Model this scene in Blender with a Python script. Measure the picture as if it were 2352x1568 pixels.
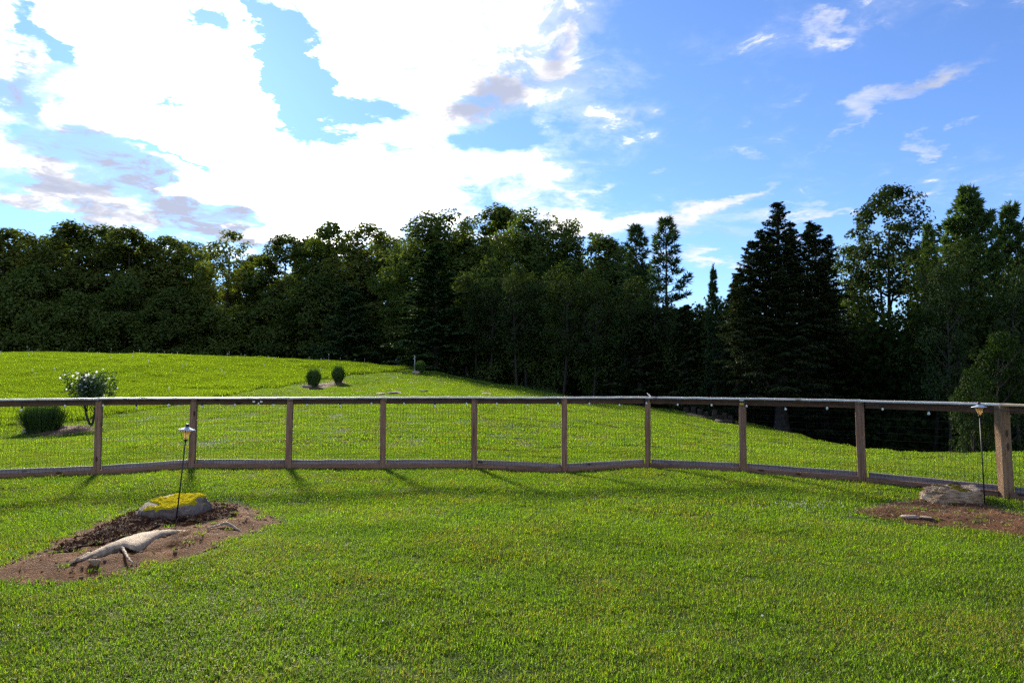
import bpy, math, random
import numpy as np
from mathutils import Vector, Matrix, noise as mnoise

R = math.radians
scene = bpy.context.scene
for o in list(bpy.data.objects):
    bpy.data.objects.remove(o)
C = scene.collection

# ------------------------------------------------------------------ camera
EYE = 1.51
PITCH = R(3.07)
cam_d = bpy.data.cameras.new('camera')
cam_d.sensor_width = 36.0
cam_d.lens = 24.0
cam_d.clip_start = 0.05
cam_d.clip_end = 3000.0
cam = bpy.data.objects.new('camera', cam_d)
cam.location = (0, 0, EYE)
cam.rotation_euler = (R(90) + PITCH, 0, 0)
C.objects.link(cam)
scene.camera = cam

# ------------------------------------------------------------------ light and exposure
SUN_EL, SUN_AZ = 23.0, -24.0            # degrees; azimuth from +Y, positive to +X
sd = Vector((math.sin(R(SUN_AZ)) * math.cos(R(SUN_EL)), math.cos(R(SUN_AZ)) * math.cos(R(SUN_EL)), math.sin(R(SUN_EL))))
sun_d = bpy.data.lights.new('sun', 'SUN')
sun_d.energy = 2.7
sun_d.angle = R(6.5)
sun_d.color = (1.0, 0.90, 0.72)
sun = bpy.data.objects.new('sun', sun_d)
sun.rotation_euler = sd.to_track_quat('Z', 'Y').to_euler()
sun.location = (-30, 60, 40)
C.objects.link(sun)

scene.view_settings.view_transform = 'Standard'
scene.view_settings.look = 'None'
scene.view_settings.exposure = 1.78
scene.view_settings.gamma = 1.0
scene.view_settings.use_curve_mapping = False
scene.render.engine = 'CYCLES'
cy = scene.cycles
cy.max_bounces = 6
cy.diffuse_bounces = 3
cy.glossy_bounces = 3
cy.transmission_bounces = 5
cy.transparent_max_bounces = 8
cy.caustics_reflective = False
cy.caustics_refractive = False
cy.use_denoising = False
cy.sample_clamp_indirect = 4.0


def ray(px, py):
    u = (px - 1176.0) / 1568.0
    w = (784.0 - py) / 1568.0
    return Vector((u, math.cos(PITCH) - w * math.sin(PITCH), math.sin(PITCH) + w * math.cos(PITCH)))


def pt(px, py, Y):
    r = ray(px, py)
    return Vector((r.x / r.y * Y, Y, EYE + r.z / r.y * Y))


def gp(px, py, z=0.0):
    r = ray(px, py)
    t = (z - EYE) / r.z
    return Vector((r.x * t, r.y * t, z))


# ------------------------------------------------------------------ node helper
class S:
    def __init__(self, nt, sock):
        self.nt, self.s = nt, sock

    def _m(self, op, b=None, c=None, clamp=False):
        n = self.nt.nodes.new('ShaderNodeMath')
        n.operation = op
        n.use_clamp = clamp
        for i, v in enumerate((self, b, c)):
            if v is None:
                continue
            if isinstance(v, S):
                self.nt.links.new(v.s, n.inputs[i])
            else:
                n.inputs[i].default_value = v
        return S(self.nt, n.outputs[0])

    def __add__(self, b): return self._m('ADD', b)
    def __sub__(self, b): return self._m('SUBTRACT', b)
    def __mul__(self, b): return self._m('MULTIPLY', b)
    def __truediv__(self, b): return self._m('DIVIDE', b)
    def __radd__(self, b): return self._m('ADD', b)
    def __rmul__(self, b): return self._m('MULTIPLY', b)
    def __neg__(self): return self._m('MULTIPLY', -1.0)
    def __rsub__(self, b): return (self * -1.0) + b
    def sat(self): return self._m('ADD', 0.0, clamp=True)
    def step(self, a, b):
        n = self.nt.nodes.new('ShaderNodeMapRange')
        n.interpolation_type = 'SMOOTHSTEP'
        self.nt.links.new(self.s, n.inputs['Value'])
        n.inputs['From Min'].default_value = a
        n.inputs['From Max'].default_value = b
        return S(self.nt, n.outputs[0])


def node(nt, typ, ins=None, **kw):
    n = nt.nodes.new(typ)
    for k, v in kw.items():
        setattr(n, k, v)
    for k, v in (ins or {}).items():
        if isinstance(v, S):
            nt.links.new(v.s, n.inputs[k])
        elif hasattr(v, 'is_linked'):
            nt.links.new(v, n.inputs[k])
        else:
            n.inputs[k].default_value = v
    return n


def col4(c): return (c[0], c[1], c[2], 1.0)


def mixc(nt, fac, a, b, mode='MIX'):
    n = nt.nodes.new('ShaderNodeMix')
    n.data_type = 'RGBA'
    n.blend_type = mode
    n.clamp_factor = True
    for i, v in ((0, fac), (6, a), (7, b)):
        if isinstance(v, S):
            nt.links.new(v.s, n.inputs[i])
        elif hasattr(v, 'is_linked'):
            nt.links.new(v, n.inputs[i])
        elif i == 0:
            n.inputs[0].default_value = v
        else:
            n.inputs[i].default_value = col4(v)
    return n.outputs[2]


# ------------------------------------------------------------------ sky
world = bpy.data.worlds.new('World')
scene.world = world
world.use_nodes = True
nt = world.node_tree
nt.nodes.clear()
SKY_STRENGTH = 0.05
world.cycles.sampling_method = 'MANUAL'
world.cycles.sample_map_resolution = 2048
tc = node(nt, 'ShaderNodeTexCoord')
dirn = node(nt, 'ShaderNodeVectorMath', {0: tc.outputs['Generated']}, operation='NORMALIZE').outputs[0]
sep = node(nt, 'ShaderNodeSeparateXYZ', {0: dirn})
X, Y_, Z = (S(nt, sep.outputs[i]) for i in range(3))
az = X._m('ARCTAN2', Y_) * 57.29578
el = Z._m('ARCSINE') * 57.29578
zc = Z._m('MAXIMUM', 0.0) + 0.16
pvec = node(nt, 'ShaderNodeCombineXYZ', {0: X / zc, 1: Y_ / zc, 2: 0.0}).outputs[0]
wn = node(nt, 'ShaderNodeTexNoise', {'Vector': pvec, 'Scale': 1.9, 'Detail': 7.0, 'Roughness': 0.62})
wsep = node(nt, 'ShaderNodeSeparateColor', {0: wn.outputs['Color']})
az_t, el_t = az, el
az = az + (S(nt, wsep.outputs[0]) - 0.5) * 26.0
el = el + (S(nt, wsep.outputs[1]) - 0.5) * 15.0
sky = node(nt, 'ShaderNodeTexSky', sky_type='NISHITA', sun_disc=False)
sky.sun_elevation = R(SUN_EL)
sky.sun_rotation = R(SUN_AZ)
sky.altitude = 300
sky.air_density = 1.0
sky.dust_density = 0.0
sky.ozone_density = 2.2


def azel(px, py):
    r = ray(px, py).normalized()
    return math.degrees(math.atan2(r.x, r.y)), math.degrees(math.asin(r.z))


def blobs(lst):
    tot = None
    for (px, py, rx, ry, rot, amp) in lst:
        a0, e0 = azel(px, py)
        a1, _ = azel(px + rx, py)
        a2, _ = azel(px - rx, py)
        _, e1 = azel(px, py - ry)
        _, e2 = azel(px, py + ry)
        ra, re = (a1 - a2) / 2, (e1 - e2) / 2
        c, s = math.cos(R(rot)), math.sin(R(rot))
        da, de = az - a0, el - e0
        q1 = (da * (c / ra)) + (de * (s / ra))
        q2 = (da * (-s / re)) + (de * (c / re))
        q = (q1 * q1) + (q2 * q2)
        g = (q * -0.9)._m('EXPONENT') * amp
        tot = g if tot is None else tot + g
    return tot


def fbm(vec, scale, detail=8, rough=0.55, dist=0.0, w=0.0):
    n = node(nt, 'ShaderNodeTexNoise', {'Vector': vec, 'Scale': scale, 'Detail': detail, 'Roughness': rough, 'Distortion': dist})
    return S(nt, n.outputs[0])


n1 = fbm(pvec, 2.3, 10, 0.60, 0.35)
n1b = fbm(pvec, 0.8, 3, 0.5)
n3 = fbm(pvec, 7.5, 9, 0.66, 0.6)
mp = node(nt, 'ShaderNodeMapping', {'Vector': pvec, 'Rotation': (0, 0, R(-62)), 'Scale': (1.0, 5.0, 1.0)}).outputs[0]
n2 = fbm(mp, 1.6, 9, 0.62, 0.5)
# white broken cumulus across the sun side of the sky, a ragged edge towards clear blue
COVB = ([
    (230, 90, 330, 130, 0, 0.95), (470, 180, 260, 150, -20, 0.85), (620, 330, 330, 120, 0, 0.9),
    (1080, 70, 270, 130, 0, 1.0), (1060, 230, 230, 120, 0, 1.0), (870, 420, 330, 110, 0, 1.0),
    (1345, 320, 95, 36, 18, 0.85), (1120, 475, 190, 50, 0, 0.9), (230, 330, 260, 110, 0, 0.62),
    (560, 470, 260, 90, 0, 0.95), (1300, 110, 90, 120, 0, 0.45), (590, 40, 60, 60, 0, 0.5), (640, 130, 30, 30, 0, 0.3),
    (150, 430, 170, 50, 0, 0.45), (1230, 400, 60, 18, 10, 0.35), (200, 500, 90, 22, 0, 0.4),
    (-300, 200, 320, 260, 0, 0.6), (400, -300, 600, 220, 0, 0.6),
    (668, 110, 60, 120, 12, -1.25), (810, 215, 130, 48, -6, -0.95), (1185, 335, 95, 50, 0, -1.1), (60, 45, 85, 26, -25, -0.7),
    (545, 45, 40, 40, 0, -0.6), (15, 265, 45, 22, 0, -0.6), (440, 188, 60, 22, 10, -0.7), (430, 325, 110, 14, -6, -0.8),
    (90, 500, 120, 50, 0, -0.5), (1240, 560, 300, 30, 0, 0.2), (960, 30, 45, 30, 0, -0.5), (900, 95, 40, 30, 0, -0.4), (700, 250, 60, 70, 0, -0.5)])
cov = blobs([b_ for b_ in COVB if b_[5] > 0])._m('MINIMUM', 0.68) + blobs([b_ for b_ in COVB if b_[5] < 0])
behind = (Y_ * -1.0).step(-0.1, 0.6) * ((n1b - 0.36) * 2.6)  # unseen cloud cover behind the camera, thickened as fill light
cum = (cov + behind + ((n1 - 0.5) * 2.0) + ((n3 - 0.5) * 2.3)).step(0.26, 0.88)
sdot = node(nt, 'ShaderNodeVectorMath', {0: dirn, 1: tuple(sd)}, operation='DOT_PRODUCT').outputs['Value']
near = ((S(nt, sdot)._m('ARCCOSINE') * 57.29578) * (-1 / 12.0))._m('EXPONENT')
cum = cum._m('POWER', near * 3.5 + 1.4)
veil = (cov + ((n1 - 0.5) * 1.6) + ((n3 - 0.5) * 1.1)).step(0.02, 0.95) * 0.42
cum = cum._m('MAXIMUM', veil)
# thin streaks on the clear side
wm = blobs([
    (2140, 200, 210, 40, 16, 1.15), (1755, 295, 36, 34, -20, 0.85), (1950, 2, 75, 24, 0, 0.95), (1700, 440, 150, 16, 16, 0.9),
    (1480, 490, 280, 40, 6, 1.2), (1990, 445, 90, 22, 14, 0.9), (1640, 605, 120, 24, 4, 1.2), (2240, 378, 150, 9, 2, 0.5),
    (1880, 165, 70, 14, 10, 0.5), (1960, 310, 160, 12, 16, 0.4), (1820, 500, 120, 16, 14, 0.6), (1560, 540, 200, 26, 6, 0.6), (2300, 270, 80, 16, 6, 0.45),
    (1620, 65, 30, 8, 45, 0.4), (170, 440, 170, 26, -12, 1.1), (195, 500, 100, 18, -8, 1.2), (60, 400, 120, 30, -10, 0.9), (480, 520, 160, 30, 0, 1.0), (1330, 470, 140, 30, 0, 0.8)])
wisp = ((wm * (n2 * 0.8 + n1 * 0.7)) + ((n2 - 0.5) * 0.5 * wm)).step(0.25, 1.15) * 0.85
dens = (cum + wisp)._m('MINIMUM', 1.0)
# brightness: strong forward scattering near the sun
sdir = node(nt, 'ShaderNodeVectorMath', {0: dirn, 1: tuple(sd)}, operation='DOT_PRODUCT').outputs['Value']
ang = S(nt, sdir)._m('ARCCOSINE') * 57.29578
fwd = (ang * (-1 / 5.5))._m('EXPONENT')
glow = (ang * (-1 / 16.0))._m('EXPONENT')
shade = blobs([(210, 330, 160, 80, 0, 1.25), (1130, 185, 110, 85, 0, 0.95), (455, 500, 110, 38, 0, 1.1), (-10, 150, 75, 70, 0, 1.1), (150, 110, 160, 40, 0, 0.35), (1330, 100, 60, 80, 0, 0.5), (700, 215, 60, 30, 0, 0.5), (340, 395, 60, 40, 0, 0.8),
               (470, 545, 150, 26, 0, 1.0), (600, 580, 60, 24, 0, 0.8), (90, 480, 170, 70, 0, 0.75), (330, 420, 60, 40, 0, 0.4)])
shade = (shade * (n1 * 1.3 + n3 * 2.0 - 0.65)).step(-0.05, 0.85) * 0.98
shade = shade._m('MAXIMUM', ((0.46 - n3) * 1.6 + (0.5 - n1) * 1.0).step(0.0, 0.45) * 0.45)
unsh = 1.0 - shade
cl_int = fwd * (unsh * unsh * unsh) * 30.0 + (n1 - 0.5) * 0.22 + (n3 - 0.5) * 0.28 + 0.305 + (ang.step(70.0, 150.0) * 0.45)  # last term: unseen clouds opposite the sun brightened to light the wood's front
lit = mixc(nt, 1.0, (1.0, 0.965, 0.93), (1, 1, 1), 'MULTIPLY')
cint = node(nt, 'ShaderNodeVectorMath', {0: lit, 'Scale': cl_int * (1 / SKY_STRENGTH)}, operation='SCALE').outputs[0]
shc = node(nt, 'ShaderNodeVectorMath', {0: (0.60, 0.66, 0.86), 'Scale': 0.265 / SKY_STRENGTH}, operation='SCALE').outputs[0]
ccol = mixc(nt, shade, cint, shc)
skyc = node(nt, 'ShaderNodeVectorMath', {0: sky.outputs[0], 1: (0.70, 0.86, 1.22)}, operation='MULTIPLY').outputs[0]
glc = node(nt, 'ShaderNodeVectorMath', {0: (0.62, 0.88, 1.0), 'Scale': glow * (0.13 / SKY_STRENGTH)}, operation='SCALE').outputs[0]
skyg = node(nt, 'ShaderNodeVectorMath', {0: skyc, 1: glc}, operation='ADD').outputs[0]
above = Z.step(-0.02, 0.02)
fin = mixc(nt, dens * above, skyg, ccol)
bg = node(nt, 'ShaderNodeBackground', {'Color': fin, 'Strength': SKY_STRENGTH})
wo = node(nt, 'ShaderNodeOutputWorld')
nt.links.new(bg.outputs[0], wo.inputs[0])


# ------------------------------------------------------------------ object helpers
def props(o, label=None, cat=None, group=None, kind=None):
    if label: o['label'] = label
    if cat: o['category'] = cat
    if group: o['group'] = group
    if kind: o['kind'] = kind
    return o


def mesh_np(name, V, F, mats=(), smooth=False, midx=None, attrs=None):
    """V (n,3); F list of (m,k) index arrays (k = 3 or 4)."""
    V = np.asarray(V, dtype=np.float32)
    Fs = [np.asarray(f, dtype=np.int32) for f in (F if isinstance(F, list) else [F]) if len(f)]
    me = bpy.data.meshes.new(name)
    me.vertices.add(len(V))
    me.vertices.foreach_set('co', V.ravel())
    if Fs:
        nl = sum(f.size for f in Fs)
        npoly = sum(len(f) for f in Fs)
        me.loops.add(nl)
        me.polygons.add(npoly)
        me.loops.foreach_set('vertex_index', np.concatenate([f.ravel() for f in Fs]))
        tot = np.concatenate([np.full(len(f), f.shape[1], np.int32) for f in Fs])
        st = np.concatenate([[0], np.cumsum(tot)[:-1]]).astype(np.int32)
        me.polygons.foreach_set('loop_start', st)
        me.polygons.foreach_set('loop_total', tot)
        if midx is not None:
            me.polygons.foreach_set('material_index', np.asarray(midx, np.int32))
        me.polygons.foreach_set('use_smooth', np.full(npoly, smooth, dtype=bool))
    for m in mats:
        me.materials.append(m)
    for an, (typ, dat) in (attrs or {}).items():
        a = me.attributes.new(an, typ, 'POINT')
        dat = np.asarray(dat)
        if typ == 'FLOAT_VECTOR':
            a.data.foreach_set('vector', dat.astype(np.float32).ravel())
        elif typ == 'FLOAT_COLOR':
            a.data.foreach_set('color', dat.astype(np.float32).ravel())
        else:
            a.data.foreach_set('value', dat.ravel())
    me.update()
    me.validate()
    return me


def link(name, me, parent=None, loc=None, rot=None):
    o = bpy.data.objects.new(name, me)
    C.objects.link(o)
    if parent: o.parent = parent
    if loc is not None: o.location = loc
    if rot is not None: o.rotation_euler = rot
    return o


def empty(name, loc=(0, 0, 0), rz=0.0):
    o = bpy.data.objects.new(name, None)
    o.empty_display_size = 0.2
    C.objects.link(o)
    o.location = loc
    o.rotation_euler = (0, 0, rz)
    return o


class MB:
    """collects simple shapes into one mesh"""
    def __init__(self):
        self.v, self.f3, self.f4 = [], [], []
        self.n = 0

    def add(self, V, f4=(), f3=()):
        self.v.append(np.asarray(V, float))
        f4, f3 = np.asarray(f4, int).reshape(-1, 4), np.asarray(f3, int).reshape(-1, 3)
        self.f4.append(f4 + self.n)
        self.f3.append(f3 + self.n)
        self.n += len(V)

    def tube(self, P, rad, k=6, cap=True, squash=None):
        P = np.asarray(P, float)
        n = len(P)
        rad = np.broadcast_to(np.asarray(rad, float), (n,))
        T = np.gradient(P, axis=0)
        T /= np.linalg.norm(T, axis=1, keepdims=True) + 1e-9
        ref = np.array([0, 0, 1.0]) if abs(T[0][2]) < 0.9 else np.array([1.0, 0, 0])
        A = np.cross(T, ref)
        A /= np.linalg.norm(A, axis=1, keepdims=True) + 1e-9
        B = np.cross(T, A)
        th = np.linspace(0, 2 * np.pi, k, endpoint=False)
        s = 1.0 if squash is None else np.broadcast_to(np.asarray(squash, float), (n,))[:, None, None]
        V = P[:, None, :] + rad[:, None, None] * (A[:, None, :] * np.cos(th)[None, :, None] + s * B[:, None, :] * np.sin(th)[None, :, None])
        i = np.arange(n - 1)[:, None] * k
        j = np.arange(k)[None, :]
        a, b = i + j, i + (j + 1) % k
        f4 = np.stack([a, b, b + k, a + k], -1).reshape(-1, 4)
        V = V.reshape(-1, 3)
        f3 = []
        if cap:
            V = np.vstack([V, P[0], P[-1]])
            c0, c1 = n * k, n * k + 1
            for q in range(k):
                f3.append((c0, (q + 1) % k, q))
                f3.append((c1, (n - 1) * k + q, (n - 1) * k + (q + 1) % k))
        self.add(V, f4, f3)

    def lathe(self, prof, k=16, M=None):
        prof = np.asarray(prof, float)
        th = np.linspace(0, 2 * np.pi, k, endpoint=False)
        n = len(prof)
        V = np.stack([prof[:, 0, None] * np.cos(th), prof[:, 0, None] * np.sin(th), np.repeat(prof[:, 1, None], k, 1)], -1).reshape(-1, 3)
        i = np.arange(n - 1)[:, None] * k
        j = np.arange(k)[None, :]
        a, b = i + j, i + (j + 1) % k
        f4 = np.stack([a, b, b + k, a + k], -1).reshape(-1, 4)
        if M is not None:
            V = V @ np.array(M.to_3x3()).T + np.array(M.translation)
        self.add(V, f4)

    def beam(self, L, w, h, seg=8, cham=0.004, wob=0.0015, rng=None, x0=0.0):
        """board along +x, centred in y and z, chamfered edges, slightly wavy"""
        c = cham
        prof = np.array([(-w / 2 + c, -h / 2), (w / 2 - c, -h / 2), (w / 2, -h / 2 + c), (w / 2, h / 2 - c),
                         (w / 2 - c, h / 2), (-w / 2 + c, h / 2), (-w / 2, h / 2 - c), (-w / 2, -h / 2 + c)])
        xs = np.linspace(x0, x0 + L, seg + 1)
        V = []
        for x in xs:
            oy, oz = (rng.normal(0, wob, 2) if rng is not None else (0, 0))
            for (y, z) in prof:
                V.append((x, y + oy, z + oz))
        k = 8
        f4 = []
        for s in range(seg):
            for q in range(k):
                a, b = s * k + q, s * k + (q + 1) % k
                f4.append((a, a + k, b + k, b))
        V += [(xs[0], 0, 0), (xs[-1], 0, 0)]
        f3 = []
        n0 = (seg + 1) * k
        for q in range(k):
            f3.append((n0, q, (q + 1) % k))
            f3.append((n0 + 1, seg * k + (q + 1) % k, seg * k + q))
        self.add(V, f4, f3)

    def xf(self, M):
        M = np.array(M)
        self.v = [v @ M[:3, :3].T + M[:3, 3] for v in self.v]
        return self

    def mesh(self, name, mats=(), smooth=False):
        V = np.vstack(self.v)
        return mesh_np(name, V, [np.vstack(self.f4), np.vstack(self.f3)], mats, smooth)


# ------------------------------------------------------------------ materials
def mat(name):
    m = bpy.data.materials.new(name)
    m.use_nodes = True
    t = m.node_tree
    t.nodes.clear()
    out = node(t, 'ShaderNodeOutputMaterial')
    return m, t, out


def principled(t, out, **ins):
    b = node(t, 'ShaderNodeBsdfPrincipled', ins)
    t.links.new(b.outputs[0], out.inputs[0])
    return b


def noise_tex(t, vec, scale, detail=4, rough=0.55, dist=0.0):
    n = node(t, 'ShaderNodeTexNoise', {'Vector': vec, 'Scale': scale, 'Detail': detail, 'Roughness': rough, 'Distortion': dist})
    return S(t, n.outputs[0])


def ramp(t, fac, stops):
    n = node(t, 'ShaderNodeValToRGB', {0: fac})
    cr = n.color_ramp
    while len(cr.elements) < len(stops):
        cr.elements.new(0.5)
    for e, (p, c) in zip(cr.elements, stops):
        e.position = p
        e.color = col4(c)
    return n.outputs[0]


def plain(name, c, rough=0.6, metal=0.0, var=0.25, scale=30, bump=0.0, spec=0.5):
    m, t, out = mat(name)
    co = node(t, 'ShaderNodeTexCoord').outputs['Object']
    n = noise_tex(t, co, scale, 5)
    cc = ramp(t, n, [(0.3, [x * (1 - var) for x in c]), (0.7, [min(1, x * (1 + var)) for x in c])])
    b = principled(t, out, **{'Base Color': cc, 'Roughness': rough, 'Metallic': metal})
    b.inputs['Specular IOR Level'].default_value = spec
    if bump:
        bp = node(t, 'ShaderNodeBump', {'Height': n, 'Strength': bump, 'Distance': 0.01})
        t.links.new(bp.outputs[0], b.inputs['Normal'])
    return m


def wood(name, dark, light, axis, rough=0.75, grey=(0.2, 0.19, 0.18), greyamt=0.35):
    m, t, out = mat(name)
    oi = node(t, 'ShaderNodeObjectInfo')
    co = node(t, 'ShaderNodeTexCoord').outputs['Object']
    off = node(t, 'ShaderNodeVectorMath', {0: co, 1: oi.outputs['Location']}, operation='ADD').outputs[0]
    sc = [22.0, 22.0, 22.0]
    sc[axis] = 0.9
    mpn = node(t, 'ShaderNodeMapping', {'Vector': off, 'Scale': tuple(sc)}).outputs[0]
    g = noise_tex(t, mpn, 1.6, 6, 0.6, 0.6)
    sc2 = [60.0, 60.0, 60.0]
    sc2[axis] = 2.0
    mp2 = node(t, 'ShaderNodeMapping', {'Vector': off, 'Scale': tuple(sc2)}).outputs[0]
    fine = noise_tex(t, mp2, 2.0, 3, 0.5)
    c = ramp(t, g, [(0.28, dark), (0.5, [(a + b) / 2 for a, b in zip(dark, light)]), (0.72, light)])
    blot = noise_tex(t, off, 5.0, 4, 0.6)
    c = mixc(t, (blot - 0.35) * greyamt * 3.0, c, grey)
    crack = fine.step(0.58, 0.70) * 0.7
    c = mixc(t, crack, c, [x * 0.35 for x in dark])
    sck = [7.0, 7.0, 7.0]
    sck[axis] = 2.6
    mpk = node(t, 'ShaderNodeMapping', {'Vector': off, 'Scale': tuple(sck)}).outputs[0]
    vor = node(t, 'ShaderNodeTexVoronoi', {'Vector': mpk, 'Scale': 1.0})
    kn = S(t, vor.outputs['Distance']).step(0.17, 0.10)
    c = mixc(t, kn * 0.85, c, [x * 0.3 for x in dark])
    b = principled(t, out, **{'Base Color': c, 'Roughness': rough})
    b.inputs['Specular IOR Level'].default_value = 0.5 if rough < 0.6 else 0.15
    bp = node(t, 'ShaderNodeBump', {'Height': fine * 0.5 + g, 'Strength': 0.5, 'Distance': 0.004})
    t.links.new(bp.outputs[0], b.inputs['Normal'])
    return m


def leafmat(name, c1, c2, trans=0.35, gloss=0.05, tcol=None, patch=0.35, seedscale=0.12):
    """leaves or blades: per face variation in the 'rnd' attribute, world-scale clumps"""
    m, t, out = mat(name)
    at = node(t, 'ShaderNodeAttribute', attribute_name='rnd')
    geo = node(t, 'ShaderNodeNewGeometry')
    big = noise_tex(t, geo.outputs['Position'], seedscale, 3, 0.6)
    oi = node(t, 'ShaderNodeObjectInfo')
    f = S(t, at.outputs['Fac']) * (1 - patch) + (big - 0.25) * 2.0 * patch + (S(t, oi.outputs['Random']) - 0.5) * 0.3
    c = ramp(t, f, [(0.0, c1), (1.0, c2)])
    d = node(t, 'ShaderNodeBsdfDiffuse', {'Color': c})
    tr_c = mixc(t, 1.0, c, tcol or (1.25, 1.35, 0.6), 'MULTIPLY')
    tr = node(t, 'ShaderNodeBsdfTranslucent', {'Color': tr_c})
    mx = node(t, 'ShaderNodeMixShader', {0: trans, 1: d.outputs[0], 2: tr.outputs[0]})
    gl = node(t, 'ShaderNodeBsdfGlossy', {'Color': (0.8, 0.8, 0.8, 1), 'Roughness': 0.45})
    fin = node(t, 'ShaderNodeMixShader', {0: gloss, 1: mx.outputs[0], 2: gl.outputs[0]})
    t.links.new(fin.outputs[0], out.inputs[0])
    return m


M_POST = wood('post_wood', (0.10, 0.048, 0.028), (0.37, 0.195, 0.115), 2, grey=(0.29, 0.20, 0.15), greyamt=0.35)
M_POSTNEW = wood('corner_post_wood', (0.14, 0.075, 0.038), (0.36, 0.215, 0.11), 2, grey=(0.25, 0.17, 0.12), greyamt=0.45)
M_RAIL = wood('rail_wood', (0.07, 0.034, 0.020), (0.17, 0.085, 0.05), 0, grey=(0.14, 0.09, 0.07))  # darker than the posts: shade under the cap is in the colour
M_KICK = wood('base_board_wood', (0.13, 0.056, 0.032), (0.33, 0.175, 0.105), 0, grey=(0.28, 0.17, 0.12))
M_REAR = wood('rear_board_wood', (0.16, 0.12, 0.11), (0.40, 0.33, 0.30), 0, grey=(0.34, 0.29, 0.27))
M_CAP = wood('cap_wood', (0.55, 0.51, 0.46), (0.82, 0.79, 0.73), 0, rough=0.4, grey=(0.72, 0.69, 0.64))  # grey boards coloured near white to carry the sun glare on top
M_CAPNEW = wood('new_cap_wood', (0.38, 0.29, 0.18), (0.60, 0.50, 0.36), 0, rough=0.5, grey=(0.5, 0.43, 0.33), greyamt=0.1)
M_WIRE = plain('dark_wire', (0.012, 0.011, 0.010), 0.9, 0.0, spec=0.05)
M_BLACK = plain('black_metal', (0.012, 0.012, 0.013), 0.45, 0.2)
M_HAT = plain('pale_metal', (0.72, 0.72, 0.72), 0.28, 0.6, 0.08)
M_CABLE = plain('cable_black', (0.012, 0.012, 0.012), 0.5)
M_BULB = plain('bulb_white', (0.75, 0.75, 0.68), 0.25, 0, 0.05)
M_WHITE = plain('white_plastic', (0.75, 0.75, 0.73), 0.4, 0, 0.06)
M_YELLOW = plain('yellow_print', (0.55, 0.38, 0.03), 0.5, 0, 0.06)
M_STAKE = plain('pale_stake', (0.42, 0.43, 0.40), 0.5, 0, 0.1)
M_BARK = plain('bark', (0.050, 0.040, 0.032), 0.9, 0, 0.5, 6, 0.6, 0.1)
M_BARKL = plain('pale_bark', (0.050, 0.042, 0.034), 0.9, 0, 0.45, 5, 0.6, 0.1)
M_MAPLE = leafmat('broad_leaves', (0.045, 0.068, 0.014), (0.130, 0.170, 0.032), 0.45, 0.01)
M_MAPLEW = leafmat('warm_leaves', (0.060, 0.078, 0.016), (0.150, 0.175, 0.034), 0.48, 0.01)  # lightened and warmed in place of haze towards the sun
M_DARKL = leafmat('shade_leaves', (0.022, 0.038, 0.010), (0.058, 0.085, 0.020), 0.3, 0.01)  # darker copy of the broad leaves, shade put into the colour
M_SAPL = leafmat('sapling_leaves', (0.012, 0.026, 0.006), (0.038, 0.064, 0.012), 0.25, 0.006)
M_YGREEN = leafmat('yellow_green_leaves', (0.08, 0.115, 0.014), (0.19, 0.25, 0.028), 0.5, 0.02)
M_PINE = leafmat('pine_needles', (0.020, 0.044, 0.015), (0.065, 0.110, 0.032), 0.22, 0.02)
M_PINEL = leafmat('lit_pine_needles', (0.030, 0.060, 0.018), (0.100, 0.150, 0.038), 0.32, 0.012)  # paler copy of the pine needles, light on the plumes put into the colour
M_HEML = leafmat('hemlock_needles', (0.020, 0.031, 0.011), (0.055, 0.075, 0.024), 0.18, 0.015)
M_INNER = leafmat('inner_wood_leaves', (0.010, 0.020, 0.006), (0.026, 0.045, 0.012), 0.15, 0.0)  # near-black colour carries the shade inside the wood
M_CLUMP = leafmat('tall_grass_blades', (0.032, 0.062, 0.013), (0.080, 0.140, 0.030), 0.32, 0.02)
M_SHRUB = leafmat('shrub_leaves', (0.022, 0.050, 0.012), (0.060, 0.115, 0.025), 0.28, 0.05)
M_FLOWER = leafmat('white_petals', (0.80, 0.77, 0.76), (0.84, 0.80, 0.78), 0.5, 0.0, (1, 1, 1))
M_MOSS = plain('yellow_moss', (0.46, 0.36, 0.014), 0.95, 0, 0.45, 60, 0.8, 0.0)
M_MOSSD = plain('olive_moss', (0.14, 0.105, 0.02), 0.95, 0, 0.4, 40, 0.8, 0.0)
M_ROOT = plain('grey_root', (0.35, 0.26, 0.175), 0.85, 0, 0.45, 22, 0.6, 0.2)
M_CHIP = leafmat('mulch_chips', (0.026, 0.013, 0.007), (0.155, 0.072, 0.037), 0.0, 0.008)
M_STRAW = leafmat('straw_bits', (0.13, 0.09, 0.05), (0.40, 0.31, 0.18), 0.1, 0.02)
M_PEB = leafmat('pebble_stone', (0.14, 0.09, 0.055), (0.40, 0.29, 0.19), 0.0, 0.0)


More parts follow.
